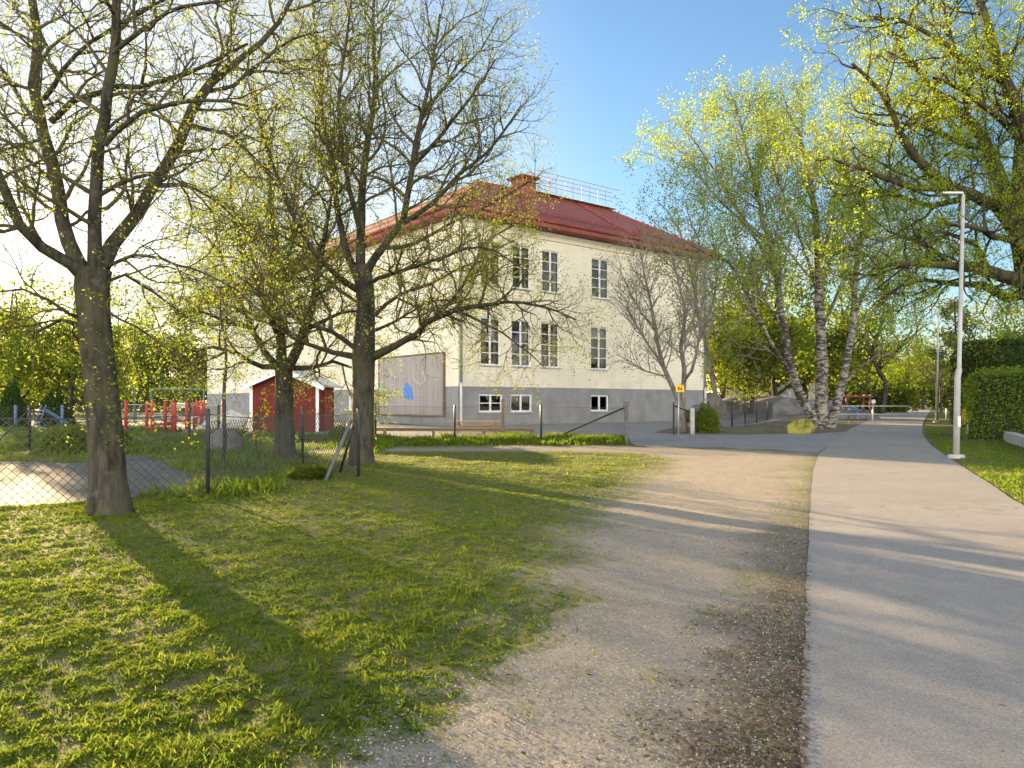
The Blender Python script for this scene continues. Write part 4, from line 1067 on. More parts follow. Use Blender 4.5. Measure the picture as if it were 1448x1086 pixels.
# roof: hips over the two wings meeting at the near corner
o_ = .75; ZR = 15.0; H = W / 2
A0, A1, A2, A3, A4, A5 = (-o_, -o_), (LR + o_, -o_), (LR + o_, W + o_), (W + o_, W + o_), (W + o_, LL + o_), (-o_, LL + o_)
ZB = ZE + .42
v = lambda p, z: (p[0], p[1], z)
K, KR, KL = (H, H, ZR), (LR - H + .6, H, ZR), (H, LL - H, ZR)
roof = MB()
roof.face([v(A0, ZB), v(A1, ZB), KR, K]); roof.face([v(A1, ZB), v(A2, ZB), KR]); roof.face([v(A2, ZB), v(A3, ZB), K, KR])
roof.face([v(A3, ZB), v(A4, ZB), KL, K]); roof.face([v(A4, ZB), v(A5, ZB), KL]); roof.face([v(A5, ZB), v(A0, ZB), K, KL])
roof_o = roof.build('roof', M['roof'], school)
fa = MB(); loop = [A0, A1, A2, A3, A4, A5]
for i in range(6):
    p, q = loop[i], loop[(i + 1) % 6]
    fa.face([v(p, ZE + .06), v(q, ZE + .06), v(q, ZB - .002), v(p, ZB - .002)])
fa.face([v(A0, ZE + .06), v(A1, ZE + .06), v((LR, 0), ZE - .0), v((0, 0), ZE - .0)]); fa.face([v(A5, ZE + .06), v(A0, ZE + .06), v((0, 0), ZE), v((0, LL), ZE)])
fa.face([v(A1, ZE + .06), v(A2, ZE + .06), v((LR, W), ZE), v((LR, 0), ZE)])
fa.build('fascia', M['red_trim'], school)
gu = MB(); gu.tube([(-o_ - .08, LL, ZB - .03), (-o_ - .08, -o_ - .08, ZB - .03), (LR + o_ + .08, -o_ - .08, ZB - .03), (LR + o_ + .08, W, ZB - .03)], .085, 8); gu.build('gutter', M['red_trim'], school)
fr = MB(); fr.box((LR / 2, -.03, ZE - .42), (LR + .12, .08, .10)); fr.box((-.03, LL / 2, ZE - .42), (.08, LL + .0, .10)); fr.box((LR / 2, -.02, ZE - .12), (LR + .1, .1, .16)); fr.build('cornice', M['brick'], school)
# hip caps, roof ladder strip, snow guard
slope = (ZR - ZB) / (H + o_)
cap = MB()
for a_, b_ in ((v(A0, ZB), K), (v(A1, ZB), KR), (K, KR), (K, KL), (v(A5, ZB), KL)): cap.tube([a_, b_], .09, 6)
cap.build('ridge_cap', M['red_trim'], roof_o)
up_z = lambda y: ZB + (y + o_) * slope
xs_ = fac(832, 290)[0]
st = MB(); st.beam((LR * .64, -.2, up_z(-.2) + .07), (LR * .64, H - .1, up_z(H - .1) + .07), .55, .07); st.build('roof_ladder', M['red_trim'], roof_o)
sg = MB()
sg.tube([(-.3, .2, up_z(.2) + .22), (LR + .2, .2, up_z(.2) + .22)], .03, 5); sg.tube([(-.3, .2, up_z(.2) + .12), (LR + .2, .2, up_z(.2) + .12)], .03, 5)
x = 0
while x < LR: sg.beam((x, .2, up_z(.2)), (x, .2, up_z(.2) + .26), .03, .05); x += 1.1
sg.tube([(.2, -.3, up_z(.2) + .22), (.2, LL, up_z(.2) + .22)], .03, 5)
sg.build('snow_guard', M['red_trim'], roof_o)
cx_ = 8.2
ch = MB(); ch.box((cx_, H - .35, ZR - .05), (1.15, 1.15, 1.25)); ch.box((cx_, H - .35, ZR + .61), (1.42, 1.42, .07)); ch.box((cx_, H - .35, ZR + .69), (1.62, 1.62, .08)); ch.box((cx_, H - .35, ZR + .77), (1.3, 1.3, .08), None, .35); ch.build('chimney', M['chimney'], roof_o)
wk = MB(); wx0, wx1 = H + 4.1, LR - H + 1.0
wk.box(((wx0 + wx1) / 2, H, ZR + .12), (wx1 - wx0, .8, .06)); wk.build('roof_walkway', M['zinc'], roof_o)
M['rail_pink'] = weathered('faded_red_railing', (.36, .14, .12), .6, .15, 3, .05)
rl = MB(); k = wx0 + .3
while k < wx1 - .1:
    rl.tube([(k, H - .38, ZR + .15), (k, H - .38, ZR + 1.45)], .022, 5); rl.tube([(k, H + .38, ZR + .15), (k, H + .38, ZR + 1.45)], .022, 5); k += 1.55
for yy in (H - .38, H + .38):
    for zz in (ZR + 1.45, ZR + .85): rl.tube([(wx0, yy, zz), (wx1 + .3, yy, zz)], .022, 5)
rl.build('roof_railing', M['rail_pink'], roof_o)
# down pipes
def pipe(x, y, mat_lo=M['galv']):
    p = MB(); p.tube([(x - .2, y - .6, ZE + .3), (x, y - .35, ZE + .0), (x, y - .1, ZE - .5), (x, y - .1, 2.3)], .075, 8); o = p.build('downpipe', M['zinc'], school, smooth=True)
    q = MB(); q.tube([(x, y - .1, 2.3), (x, y - .1, .05)], .085, 8)
    q.build('pipe_foot', mat_lo, o)
    for z in (2.25, 4.5, 7, 9.5): k = MB(); k.box((x, y - .07, z), (.22, .14, .05)); k.build('bracket', mat_lo, o)
pipe(.12, 0); pipe(LR - .1, 0)
# big weathered board with painted figures on the wing
b0, zt0 = fac(538.5, 508, False); b1, zt1 = fac(629, 499.3, False); zb = (fac(538.5, 585, False)[1] + fac(629, 587, False)[1]) / 2; ztop = (zt0 + zt1) / 2
bo = MB(); bo.box((-.06, (b0 + b1) / 2, (zb + ztop) / 2), (.08, b0 - b1, ztop - zb)); board = bo.build('mural_board', M['grey_panel'], school)
tr = MB()
for yy in (b0 + .04, b1 - .04): tr.box((-.07, yy, (zb + ztop) / 2), (.14, .08, ztop - zb + .16))
for zz in (zb - .04, ztop + .04): tr.box((-.07, (b0 + b1) / 2, zz), (.14, b0 - b1, .08))
tr.build('frame', M['wood_old'], board)
def paint(name, pts, mat):
    q = []
    for px, py in pts:
        t, z = fac(px, py, False); q.append((-.104, t, z))
    m = MB(); m.face(q)
    for i in range(len(q)):
        a, c = q[i], q[(i + 1) % len(q)]; m.face([a, c, (-.099, c[1], c[2]), (-.099, a[1], a[2])])
    m.build(name, mat, board)
zz = lambda x, y: (500 + x * .2072, 460 + y * .2072)
paint('painted_figure', [zz(*p) for p in ((372, 388), (385, 402), (402, 418), (413, 455), (420, 490), (412, 512), (396, 498), (384, 512), (372, 495), (355, 502), (350, 460), (344, 440), (358, 425), (360, 405))], M['blue_paint'])
paint('painted_plant', [zz(*p) for p in ((196, 398), (202, 420), (222, 410), (208, 438), (214, 470), (198, 478), (186, 462), (192, 440), (180, 425), (194, 422))], M['green_paint'])
def outline(pts, w=.03):
    m = MB(); L3 = []
    for px, py in pts:
        t, z = fac(*zz(px, py), False); L3.append(Vector((-.105, t, z)))
    m.tube(L3, w, 4); m.build('painted_outline', M['pale_paint'], board)
outline([(418, 350), (440, 390), (470, 405), (497, 385), (492, 350), (480, 310), (478, 340)])
outline([(262, 408), (290, 406), (290, 432), (262, 434), (262, 408)]); outline([(562, 370), (580, 368), (584, 376)], .02); outline([(452, 440), (456, 470), (470, 478), (482, 450)], .02)

# ------------------------------------------------------------------ distant buildings
def house(name, loc, rz, L, D, h, rh, wm, rm, label, wins):
    e = empty(name, loc, label, 'building', None, rz)
    w = MB(); w.box((0, 0, h / 2 - .3), (L, D, h + .6)); w.face([(-L / 2, -D / 2, h), (-L / 2, D / 2, h), (-L / 2, 0, h + rh * .96)]); w.face([(L / 2, -D / 2, h), (L / 2, D / 2, h), (L / 2, 0, h + rh * .96)]); w.build('wall', wm, e)
    r = MB(); ov = .5
    for s in (-1, 1):
        r.face([(-L / 2 - ov, s * (D / 2 + ov), h - .15), (L / 2 + ov, s * (D / 2 + ov), h - .15), (L / 2 + ov, 0, h + rh), (-L / 2 - ov, 0, h + rh)])
        r.face([(-L / 2 - ov, s * (D / 2 + ov), h - .3), (L / 2 + ov, s * (D / 2 + ov), h - .3), (L / 2 + ov, 0, h + rh - .15), (-L / 2 - ov, 0, h + rh - .15)])
        r.face([(-L / 2 - ov, s * (D / 2 + ov), h - .3), (L / 2 + ov, s * (D / 2 + ov), h - .3), (L / 2 + ov, s * (D / 2 + ov), h - .15), (-L / 2 - ov, s * (D / 2 + ov), h - .15)])
    r.build('roof', rm, e)
    for x in wins:
        f = MB(); f.box((x, -D / 2 - .02, h * .55), (1.3, .1, 1.5)); o = f.build('window', M['white'], e)
        g = MB(); g.box((x - .3, -D / 2 - .075, h * .55), (.5, .02, 1.25)); g.box((x + .3, -D / 2 - .075, h * .55), (.5, .02, 1.25)); g.build('pane', M['glass'], o)
    return e
house('yellow_house', (P(1030, 560, 84).x, 84, .28), .15, 5.5, 8, 4.6, 1.2, M['far_cream'], M['far_roof'], 'pale yellow building on the slope right of the school', [-1.2, 1.4])
house('white_house', (P(1078, 560, 90).x, 90, .28), .1, 9, 8, 4.4, 1.3, M['far_white'], M['far_roof'], 'long white building behind the trees on the rocky slope', [-3, -1, 1, 3])
house('cottage', (P(1205, 560, 105).x, 105, .28), .2, 7, 6, 2.6, 2.0, M['far_beige'], M['far_roof'], 'beige cottage with brown roof beyond the play hut', [-1.5, 1.2])

# rocks
def rock(name, c, size, mat, label, seed, sub=4, rough=.28, cat='rock'):
    bm = bmesh.new(); bmesh.ops.create_icosphere(bm, subdivisions=sub, radius=1)
    for q in bm.verts:
        n = noise.noise(q.co * 1.1 + Vector((seed, 0, 0))) * rough * 1.4 + noise.noise(q.co * 3.2 + Vector((0, seed, 0))) * rough * .45 + noise.noise(q.co * 9 + Vector((0, seed, 3))) * rough * .12
        q.co *= 1 + n; q.co = Vector((q.co.x * size[0], q.co.y * size[1], q.co.z * size[2]))
    me = bpy.data.meshes.new(name); bm.to_mesh(me); bm.free()
    for p in me.polygons: p.use_smooth = True
    o = link(name, me, mat, None, c); return tag(o, label, cat)
rock('rock_outcrop', (20, 61, .1), (8.5, 5, 2.0), M['rock'], 'broad grey rock outcrop with trees right of the school', 2.0, 5)
rock('rock_outcrop', (13.4, 55.5, .1), (2.8, 2.4, 1.9), M['rock'], 'smaller rounded grey rock hump beside the school corner', 5.0)
b = G(316, 637); rock('boulder', b + Vector((0, 0, .25)), (.55, .4, .42), M['rock_dark'], 'grey boulder on the playground grass left of the shed', 8.0, 3)
b = G(322, 611); rock('boulder', b + Vector((-.1, 0, .3)), (.9, .6, .55), M['concrete'], 'beige stone heap beside the left wall of the shed', 11.0, 4, .5)
def slab_boulder():
    b = G(1133, 613.5); k = b.y / F; e = MB()
    pts = [(-20, 1), (18, -1), (20, -12), (12, -24), (-8, -21), (-20, -14)]
    fr_ = [Vector((x * k, 0, -y * k)) for x, y in pts]; bk = [Vector((x * k * .8 + .15, .75, -y * k * .85)) for x, y in pts]
    bm = bmesh.new(); vs = [bm.verts.new(p) for p in fr_ + bk]; n = 6
    bm.faces.new(vs[:n][::-1]); bm.faces.new(vs[n:])
    for i in range(n): bm.faces.new((vs[i], vs[(i + 1) % n], vs[n + (i + 1) % n], vs[n + i]))
    bmesh.ops.bevel(bm, geom=bm.edges[:], offset=.03, segments=2, affect='EDGES')
    bmesh.ops.triangulate(bm, faces=bm.faces[:]); bmesh.ops.subdivide_edges(bm, edges=bm.edges[:], cuts=2, use_grid_fill=True)
    for q in bm.verts: q.co += Vector((noise.noise(q.co * 3), noise.noise(q.co * 3 + Vector((9, 0, 0))), noise.noise(q.co * 3 + Vector((0, 9, 0))))) * .022
    bmesh.ops.recalc_face_normals(bm, faces=bm.faces[:])
    me = bpy.data.meshes.new('boulder'); bm.to_mesh(me); bm.free()
    tag(link('boulder', me, M['moss_rock'], None, b + Vector((0, 0, -.04))), 'yellow angular boulder at the foot of the birch', 'boulder')
slab_boulder()

# ------------------------------------------------------------------ red shed
def shed():
    b = G(402, 611); y = b.y; k = y / F
    w = (448 - 353) * k; rz = math.radians(-3)
    e = empty('red_shed', b, 'small red wooden shed with white corner boards and pale gabled roof', 'shed', None, rz)
    h = 66 * k; pk = 20 * k; D = 2.6; hw = w / 2
    wl = MB()
    wl.face([(-hw, 0, 0), (hw, 0, 0), (hw, 0, h), (0, 0, h + pk), (-hw, 0, h)]); wl.face([(-hw, D, 0), (hw, D, 0), (hw, D, h), (0, D, h + pk), (-hw, D, h)])
    wl.face([(hw, 0, 0), (hw, D, 0), (hw, D, h), (hw, 0, h)]); wl.face([(-hw, 0, 0), (-hw, D, 0), (-hw, D, h), (-hw, 0, h)]); wl.build('wall', M['shed_red'], e)
    rf = MB()
    for s in (-1, 1):
        a = Vector((0, -.3, h + pk + .09)); c = Vector((s * (hw + .38), -.3, h - pk * .38 / hw + .09)); dv = Vector((0, D + .6, 0)); t = Vector((0, 0, .07))
        for q in ([a, c, c + dv, a + dv], [a + t, c + t, c + dv + t, a + dv + t], [c, c + dv, c + dv + t, c + t], [a, c, c + t, a + t], [a + dv, c + dv, c + dv + t, a + dv + t]): rf.face(q)
    ro = rf.build('roof', M['roof_felt'], e)
    bb = MB()
    for s in (-1, 1): bb.beam((s * .0, -.32, h + pk + .02), (s * (hw + .40), -.32, h - pk * .40 / hw + .02), .03, .17)
    bb.build('bargeboard', M['white'], ro)
    for s in (-1, 1):
        c = MB(); c.box((s * hw, -.012, h / 2), (.13, .05, h - .04)); c.box((s * (hw + .012), .06, h / 2), (.05, .12, h - .04)); c.build('corner_board', M['white'], e)
    d = MB(); d.box((hw + .03, 1.35, h * .5 - .06), (.06, .95, h * .86)); dr = d.build('door', M['shed_door'], e)
    for z in (.25, .9, 1.5): q = MB(); q.box((hw + .075, 1.35, z), (.03, .93, .09)); q.build('batten', M['shed_door'], dr)
    q = MB(); q.tube([(hw + .09, 1.0, 1.0), (hw + .13, 1.0, 1.0), (hw + .13, 1.0, 1.12), (hw + .09, 1.0, 1.12)], .012, 5)
    q.build('handle', M['shed_door'], dr)
    f = MB(); f.box((0, D / 2, -.08), (w - .05, D - .05, .3)); f.build('foundation', M['concrete'], e)
shed()

# ------------------------------------------------------------------ fences
def weave(mb, a0, a1, b0, b1, pitch, r):
    """diamond wire between bottom edge a0-a1 and top edge b0-b1"""
    L = (a1 - a0).length; Hh = ((b0 - a0).length + (b1 - a1).length) / 2
    at = lambda u, w: (a0.lerp(a1, u)).lerp(b0.lerp(b1, u), w)
    n = int((L + Hh) / pitch)
    for s in (1, -1):
        for k in range(-int(Hh / pitch) - 1, n + 1):
            x0 = k * pitch; u0, u1 = x0, x0 + Hh
            t0 = max(0, -u0 / Hh if u0 < 0 else 0); t1 = min(1, (L - u0) / Hh)
            if t1 - t0 < .02: continue
            m = max(2, int((t1 - t0) * Hh / .35) + 1)
            pts = []
            for j in range(m):
                t = t0 + (t1 - t0) * j / (m - 1); u = (u0 + t * Hh) / L
                w = t if s > 0 else 1 - t
                pts.append(at(u, w))
            mb.append((pts, [r] * m, 3))
def fence(name, posts, label, h, pitch, r, pm, wm, pr=.03, top=None, group=None, sags=None, hs=None):
    """posts: ground points; every post its own part, the wire netting one part per run"""
    b = posts[0]; e = empty(name, b, label, 'fence', group)
    rel = [p - b for p in posts]; hs = hs or [h] * len(posts)
    for p, hh in zip(rel, hs):
        if hh <= 0: continue
        m = MB(); m.tube([p + Vector((0, 0, -.2)), p + Vector((0, 0, hh + .06)), p + Vector((0, 0, hh + .09))], [pr, pr, pr * .6], 8); m.build('post', pm, e, smooth=True)
    T_, W_ = [], []
    for i in range(len(rel) - 1):
        h0, h1 = abs(hs[i]), abs(hs[i + 1]); sag = (sags or {}).get(i, .0)
        k = 6
        for j in range(k):
            a0, a1 = rel[i].lerp(rel[i + 1], j / k), rel[i].lerp(rel[i + 1], (j + 1) / k)
            f0, f1 = j / k, (j + 1) / k
            z0 = h0 + (h1 - h0) * f0 - sag * 4 * f0 * (1 - f0); z1 = h0 + (h1 - h0) * f1 - sag * 4 * f1 * (1 - f1)
            W_.append(([a0 + Vector((0, 0, z0)), a1 + Vector((0, 0, z1))], [r * 1.5] * 2, 4))
            W_.append(([a0 + Vector((0, 0, z0 / 2)), a1 + Vector((0, 0, z1 / 2))], [r * .8] * 2, 3))
        hm = min(h0, h1) - sag * .8
        g0, g1 = rel[i] + Vector((0, 0, .03)), rel[i + 1] + Vector((0, 0, .03))
        weave(T_, g0, g1, rel[i] + Vector((0, 0, h0 - sag)), rel[i + 1] + Vector((0, 0, h1 - sag)), pitch, r)
    tubes('wire_netting', T_ + W_, wm, e, smooth=False)
    return e
pA = [G(-330, 742), G(-60, 724), G(148, 712), G(294, 701), G(428, 659), G(507, 673)]
fA = fence('chain_link_fence', pA, 'near chain link fence on dark posts along the lawn behind the big tree', 1.3, .125, .0052, M['post_green'], M['wire_light'], .034, sags={3: .12, 4: .1}, hs=[1.3, 1.3, 1.25, 1.32, 1.36, 1.3])
e0 = pA[0]
st = MB(); a, b = P(497, 594, pA[5].y - .05), G(459, 679); st.tube([a - e0, b - e0 + Vector((0, 0, -.05))], .035, 8); st.build('strut', M['galv_old'], fA, smooth=True)
st = MB(); a, b = P(499, 604, pA[5].y + .1), G(480, 668); st.tube([a - e0, b - e0 + Vector((0, 0, -.05))], .03, 8); st.build('strut', M['post_green'], fA, smooth=True)
pB = [G(531, 622), G(643, 624), G(765, 623), G(885.5, 626.5)]
fB = fence('chain_link_fence', pB, 'low wire fence in the grass strip before the school, ending at a braced gate post', 1.3, .11, .0036, M['post_green'], M['wire'], .04, hs=[1.3, 1.3, 1.3, -1.28])
gp = MB(); p = pB[3] - pB[0]; gp.tube([p + Vector((0, 0, -.2)), p + Vector((0, 0, 1.36))], .075, 10); gp.box(p + Vector((-.02, 0, 1.43)), (.26, .2, .16)); gp.build('gate_post', M['galv_old'], fB, bevel=.01)
br = MB(); br.tube([p + Vector((-.1, 0, 1.28)), G(784, 621) - pB[0] + Vector((0, 0, .05))], .035, 8); br.build('brace', M['post_green'], fB)
bk = MB(); bk.box(G(783, 622) - pB[0] + Vector((0, 0, .08)), (.32, .28, .3), None, .8); bk.build('brace_footing', M['concrete'], fB, bevel=.03)
pC = [G(979, 615), G(1002, 605.5), G(1035, 603), G(1053.5, 601), G(1069.7, 598), G(1085.5, 594.5), G(1099, 591), G(1110, 588), G(1124, 585), G(1140, 582)]
fC = fence('chain_link_fence', pC, 'thin wire fence with blue green posts running past the birch beside the yard', 1.25, .14, .004, M['post_green'], M['wire'], .045, hs=[-1.25] + [1.25] * 9)
gp = MB(); gp.tube([(0, 0, -.2), (0, 0, 1.15)], .10, 10); gp.build('end_post', M['concrete'], fC, smooth=True)
br = MB(); br.tube([Vector((0, .1, .95)), G(964, 590) - pC[0] + Vector((0, 0, .3)) if False else Vector((-.75, .2, 1.25))], .035, 8); br.tube([Vector((-.75, .2, 0)), Vector((-.75, .2, 1.4))], .04, 8); br.build('brace', M['post_green'], fC)
pD = [G(-90, 640), G(42, 635), G(150, 631), G(268, 625), G(309, 632)]
fD = fence('chain_link_fence', pD, 'dark wire fence across the playground behind the paved patch', 1.35, .13, .0036, M['post_green'], M['wire'], .045)
br = MB()
for s in (-1, 1): br.tube([pD[1] - pD[0] + Vector((0, 0, 1.3)), pD[1] - pD[0] + Vector((s * 1.15, s * .12, .05))], .03, 7)
br.build('brace', M['post_green'], fD)

# wooden post at the fence
b = G(711, 621); m = MB(); m.box((0, 0, .74), (.13, .13, 1.6)); m.box((0, 0, 1.56), (.13, .13, .06), None, .5)
e = m.build('wooden_post', M['wood_old'], None, b, bevel=.01); tag(e, 'brown square wooden post rising behind the wire fence near the picnic table', 'post')

# low timber rail, stump, bench
def rail():
    a, c = G(470, 617.5), G(756, 618); e = empty('timber_rail', a, 'low dark timber rail on short posts at the edge of the yard', 'rail')
    d = c - a; m = MB(); m.beam((0, 0, .30), d + Vector((0, 0, .30)), .16, .13); m.build('rail', M['wood_old'], e, bevel=.01)
    for f in (.01, .26, .5, .75, .99): q = MB(); q.tube([d * f + Vector((0, 0, -.1)), d * f + Vector((0, 0, .24))], .07, 8); q.build('post', M['wood_old'], e, smooth=True)
rail()
def stump(px, py, w, h, label):
    b = G(px, py); e = empty('tree_stump', b, label, 'stump'); r = w / 2 / F * b.y; hh = h / F * b.y
    m = MB(); m.tube([(0, 0, -.1), (0, 0, .05), (0, 0, hh * .6), (.02, 0, hh)], [r * 1.25, r * 1.1, r, r * .95], 14); m.build('bark', M['log'], e, smooth=True)
    c = MB(); c.tube([(.02, 0, hh), (.02, 0, hh + .012)], r * .9, 14); c.build('cut_face', M['wood_bench'], e)
stump(808, 618, 11, 9, 'short brown stump standing in the yard behind the fence brace')
def table():
    b = G(672, 613); k = b.y / F; e = empty('picnic_table', b, 'low brown childrens picnic table on the yard in front of the school corner', 'table', None, math.radians(-3))
    L = 78 * k
    t = MB()
    for y in (-.28, -.09, .1, .29): t.box((0, y, .52), (L, .17, .05))
    t.build('table_top', M['wood_bench'], e, bevel=.008)
    for s in (-1, 1):
        q = MB()
        for y in (-.08, .08): q.box((L * .08, s * .66 + y, .29), (L * .72, .14, .045))
        q.build('seat', M['wood_bench'], e, bevel=.006)
    for x in (-L * .3, L * .36):
        q = MB(); q.beam((x, -.5, 0), (x, -.22, .5), .06, .08); q.beam((x, .5, 0), (x, .22, .5), .06, .08); q.beam((x, -.74, .25), (x, .74, .25), .05, .08); q.build('leg', M['wood_bench'], e)
table()
# yellow tag sign on thin pole by the grey tree
b = G(959.5, 616); e = empty('warning_sign', b, 'yellow sign plate on a thin pole by the grey bare tree', 'sign')
q = MB(); q.tube([(0, 0, -.1), (0, 0, 1.9)], .028, 8); q.build('pole', M['galv'], e, smooth=True)
q = MB(); q.box((.05, -.05, 1.98), (.36, .02, .30)); pl_ = q.build('plate', M['yellow'], e, bevel=.03)
q = MB(); q.box((.0, -.066, 1.98), (.05, .012, .14)); q.box((.10, -.066, 1.96), (.05, .012, .1)); q.build('mark', M['sign_black'], pl_)

# ------------------------------------------------------------------ playground
def climbing():
    b = G(243, 611); k = b.y / F; e = empty('climbing_frame', b, 'red wooden climbing frame of many upright posts in the playground', 'climbing frame')
    H_ = 43 * k
    xs = [(178, 0), (200, .5), (220, -.3), (225, .6), (230, 1.1), (241, .2), (250, -.2), (263, .9), (268, -.3), (273, .5), (285, .2), (290, -.4), (312, .3)]
    P_ = []
    for px, dy in xs:
        x = (px - 243) * k; P_.append((x, dy)); q = MB(); hh = H_ * (1 + .03 * math.sin(px))
        q.tube([(x, dy, -.1), (x, dy, hh), (x, dy, hh + .03)], [.075, .075, .05], 10); q.build('post', M['play_red'], e, smooth=True)
    for (i, j, z, m) in ((0, 1, .9, 'galv'), (1, 2, .92, 'galv'), (3, 6, .32, 'play_red'), (5, 8, .36, 'play_red'), (6, 9, .9, 'galv'), (9, 12, .88, 'galv'), (2, 5, .25, 'play_red'), (8, 11, .5, 'galv'), (0, 1, .35, 'galv'), (10, 12, .4, 'galv')):
        a, c = P_[i], P_[j]; q = MB(); q.tube([(a[0], a[1], H_ * z), (c[0], c[1], H_ * z)], .045 if m == 'play_red' else .025, 8); q.build('bar', M[m], e, smooth=True)
    q = MB(); q.box(((254 - 243) * k, .1, H_ * .88), (.5, .03, .22)); q.build('plate', M['white'], e)
climbing()
def goal(px0, px1, pyt, y, label):
    x0, x1 = (px0 - CX) / F * y, (px1 - CX) / F * y; z0 = gz(0, y); h = EYE - (pyt - HY) / F * y - z0
    e = empty('ball_goal', ((x0 + x1) / 2, y, z0), label, 'goal', 'green ball goals'); w = (x1 - x0) / 2
    q = MB(); q.tube([(-w, 0, -.05), (-w, 0, h * .96), (-w + .1, 0, h), (w - .1, 0, h), (w, 0, h * .96), (w, 0, -.05)], .05, 8); q.build('frame', M['play_green'], e, smooth=True)
    q = MB()
    for s in (-1, 1): q.tube([(s * w, 0, h * .97), (s * w - .4, 1.1, .02)], .03, 6)
    q.tube([(-w - .4, 1.1, .02), (w - .4, 1.1, .02)], .03, 6); q.build('stay', M['play_green'], e)
    L_ = []; weave(L_, Vector((-w - .4, 1.1, .05)), Vector((w - .4, 1.1, .05)), Vector((-w, .05, h)), Vector((w, .05, h)), .2, .006); tubes('net', L_, M['wire'], e, smooth=False)
goal(214, 288, 550, 44, 'green ball goal with net behind the red climbing frame')
goal(100, 190, 550, 46, 'green ball goal with net partly hidden by the big trunk')
def slide():
    b = G(62, 604); e = empty('play_slide', b, 'blue slide with ladder behind the playground fence', 'slide', None, 1.1, .75)
    q = MB()
    for s in (-1, 1):
        q.beam((-.0, s * .26, 1.15), (1.5, s * .26, .25), .03, .2)
    q.face([(0, -.25, 1.1), (0, .25, 1.1), (1.5, .25, .2), (1.5, -.25, .2)]); q.face([(1.5, -.25, .2), (1.5, .25, .2), (1.8, .25, .16), (1.8, -.25, .16)]); q.build('chute', M['play_blue'], e)
    for s in (-1, 1): l = MB(); l.beam((-.55, s * .26, 0), (-.0, s * .26, 1.5), .06, .06); l.build('ladder_rail', M['play_blue'], e)
    r_ = MB()
    for f in (.2, .4, .6, .75): r_.tube([(-.55 + .55 * f, -.26, 1.5 * f), (-.55 + .55 * f, .26, 1.5 * f)], .022, 6)
    r_.build('rung', M['galv'], e)
slide()
for i, (px, lab) in enumerate(((88, 'blue playground post standing just right of the slide'), (22, 'blue playground post left of the slide by the dark conifer'))):
    b = G(px, 605); q = MB(); q.tube([(0, 0, -.1), (0, 0, 1.1), (0, 0, 1.14)], [.07, .07, .04], 10); tag(q.build('play_post', M['play_blue'], None, b, smooth=True), lab, 'play post')

# timber edging log in the playground
a, c = G(258, 615), G(350, 612); m = MB(); m.beam((0, 0, .13), c - a + Vector((0, 0, .13)), .2, .2); tag(m.build('timber_edging', M['wood_old'], None, a, bevel=.02), 'timber sandpit edging between the climbing frame and the shed', 'edging')

# play hut far right
M['hut_wood'] = weathered('red_brown_timber', (.16, .065, .045), .8, .3, 4, .2)
def hut():
    y = 58; b = Vector((P(1209, 575, y).x, y, .28)); k = y / F; e = empty('play_hut', b, 'red brown timber play hut with blue panel beside the far path', 'play hut', None, 0, .78)
    w = 1.15
    for x in (-w, w):
        for yy in (-.7, .7): q = MB(); q.box((x, yy, 1.05), (.15, .15, 2.2)); q.build('post', M['hut_wood'], e)
    r_ = MB(); r_.beam((-w - .35, -.7, 2.2), (w + .35, -.7, 2.2), .12, .16); r_.beam((-w - .35, .7, 2.2), (w + .35, .7, 2.2), .12, .16)
    for x in np.linspace(-w, w, 6): r_.beam((x, -1, 2.34), (x, 1, 2.34), .08, .1)
    r_.build('roof_beams', M['hut_wood'], e)
    q = MB(); q.box((-.2, .72, .85), (1.7, .05, 1.0)); p_ = q.build('panel', M['play_blue'], e)
    q = MB(); q.box((-.4, .68, .8), (.5, .03, .45)); q.build('window', M['leaf_hedge'] if False else M['green_paint'], p_)
hut()
def barrier():
    y = 50.0; z = .28; x0, x1 = P(1180, 575, y).x, P(1290, 575, y).x; e = empty('barrier_gate', (x0, y, z), 'long pale steel barrier gate with rounded end across the far path', 'barrier')
    L = x1 - x0; pts = [(0, 0, 1.02), (L - .3, 0, 1.02)] + [(L - .3 + .27 * math.sin(a), 0, .75 + .27 * math.cos(a)) for a in np.linspace(.3, math.pi - .3, 7)] + [(L - .3, 0, .48), (0, 0, .48)]
    q = MB(); q.tube(pts, .04, 8); q.build('bar', M['galv'], e, smooth=True)
    for x in (.1, L * .5): q = MB(); q.tube([(x, .05, -.1), (x, .05, 1.15)], .06, 8); q.build('post', M['galv'], e, smooth=True)
    q = MB(); q.tube([(L * .5, -.04, 1.32), (L * .5, .0, 1.32)], .14, 16); q.build('reflector_disc', M['white'], e)
barrier()
def bike(px, label):
    y = 55; e = empty('bicycle', (P(px, 575, y).x, y, .28), label, 'bicycle', None, .3)
    for x in (-.5, .5): w = MB(); w.ring((x, 0, .34), .33, .025, 20); w.ring((x, 0, .34), .03, .02, 8); ww = w.build('wheel', M['sign_black'], e)
    q = MB()
    for a, c in (((-.5, .34), (-.05, .3)), ((-.5, .34), (-.15, .85)), ((-.05, .3), (-.18, .92)), ((-.05, .3), (.35, .78)), ((-.15, .8), (.35, .78)), ((.33, .95), (.5, .34))): q.tube([(a[0], 0, a[1]), (c[0], 0, c[1])], .02, 6)
    q.build('frame', M['play_blue'], e)
    q = MB(); q.box((-.2, 0, .95), (.25, .12, .06)); q.build('saddle', M['sign_black'], e); q = MB(); q.tube([(.3, -.28, 1), (.34, 0, .97), (.3, .28, 1)], .016, 6); q.build('handlebar', M['sign_black'], e)
bike(1213, 'bicycle parked by the barrier below the play hut')

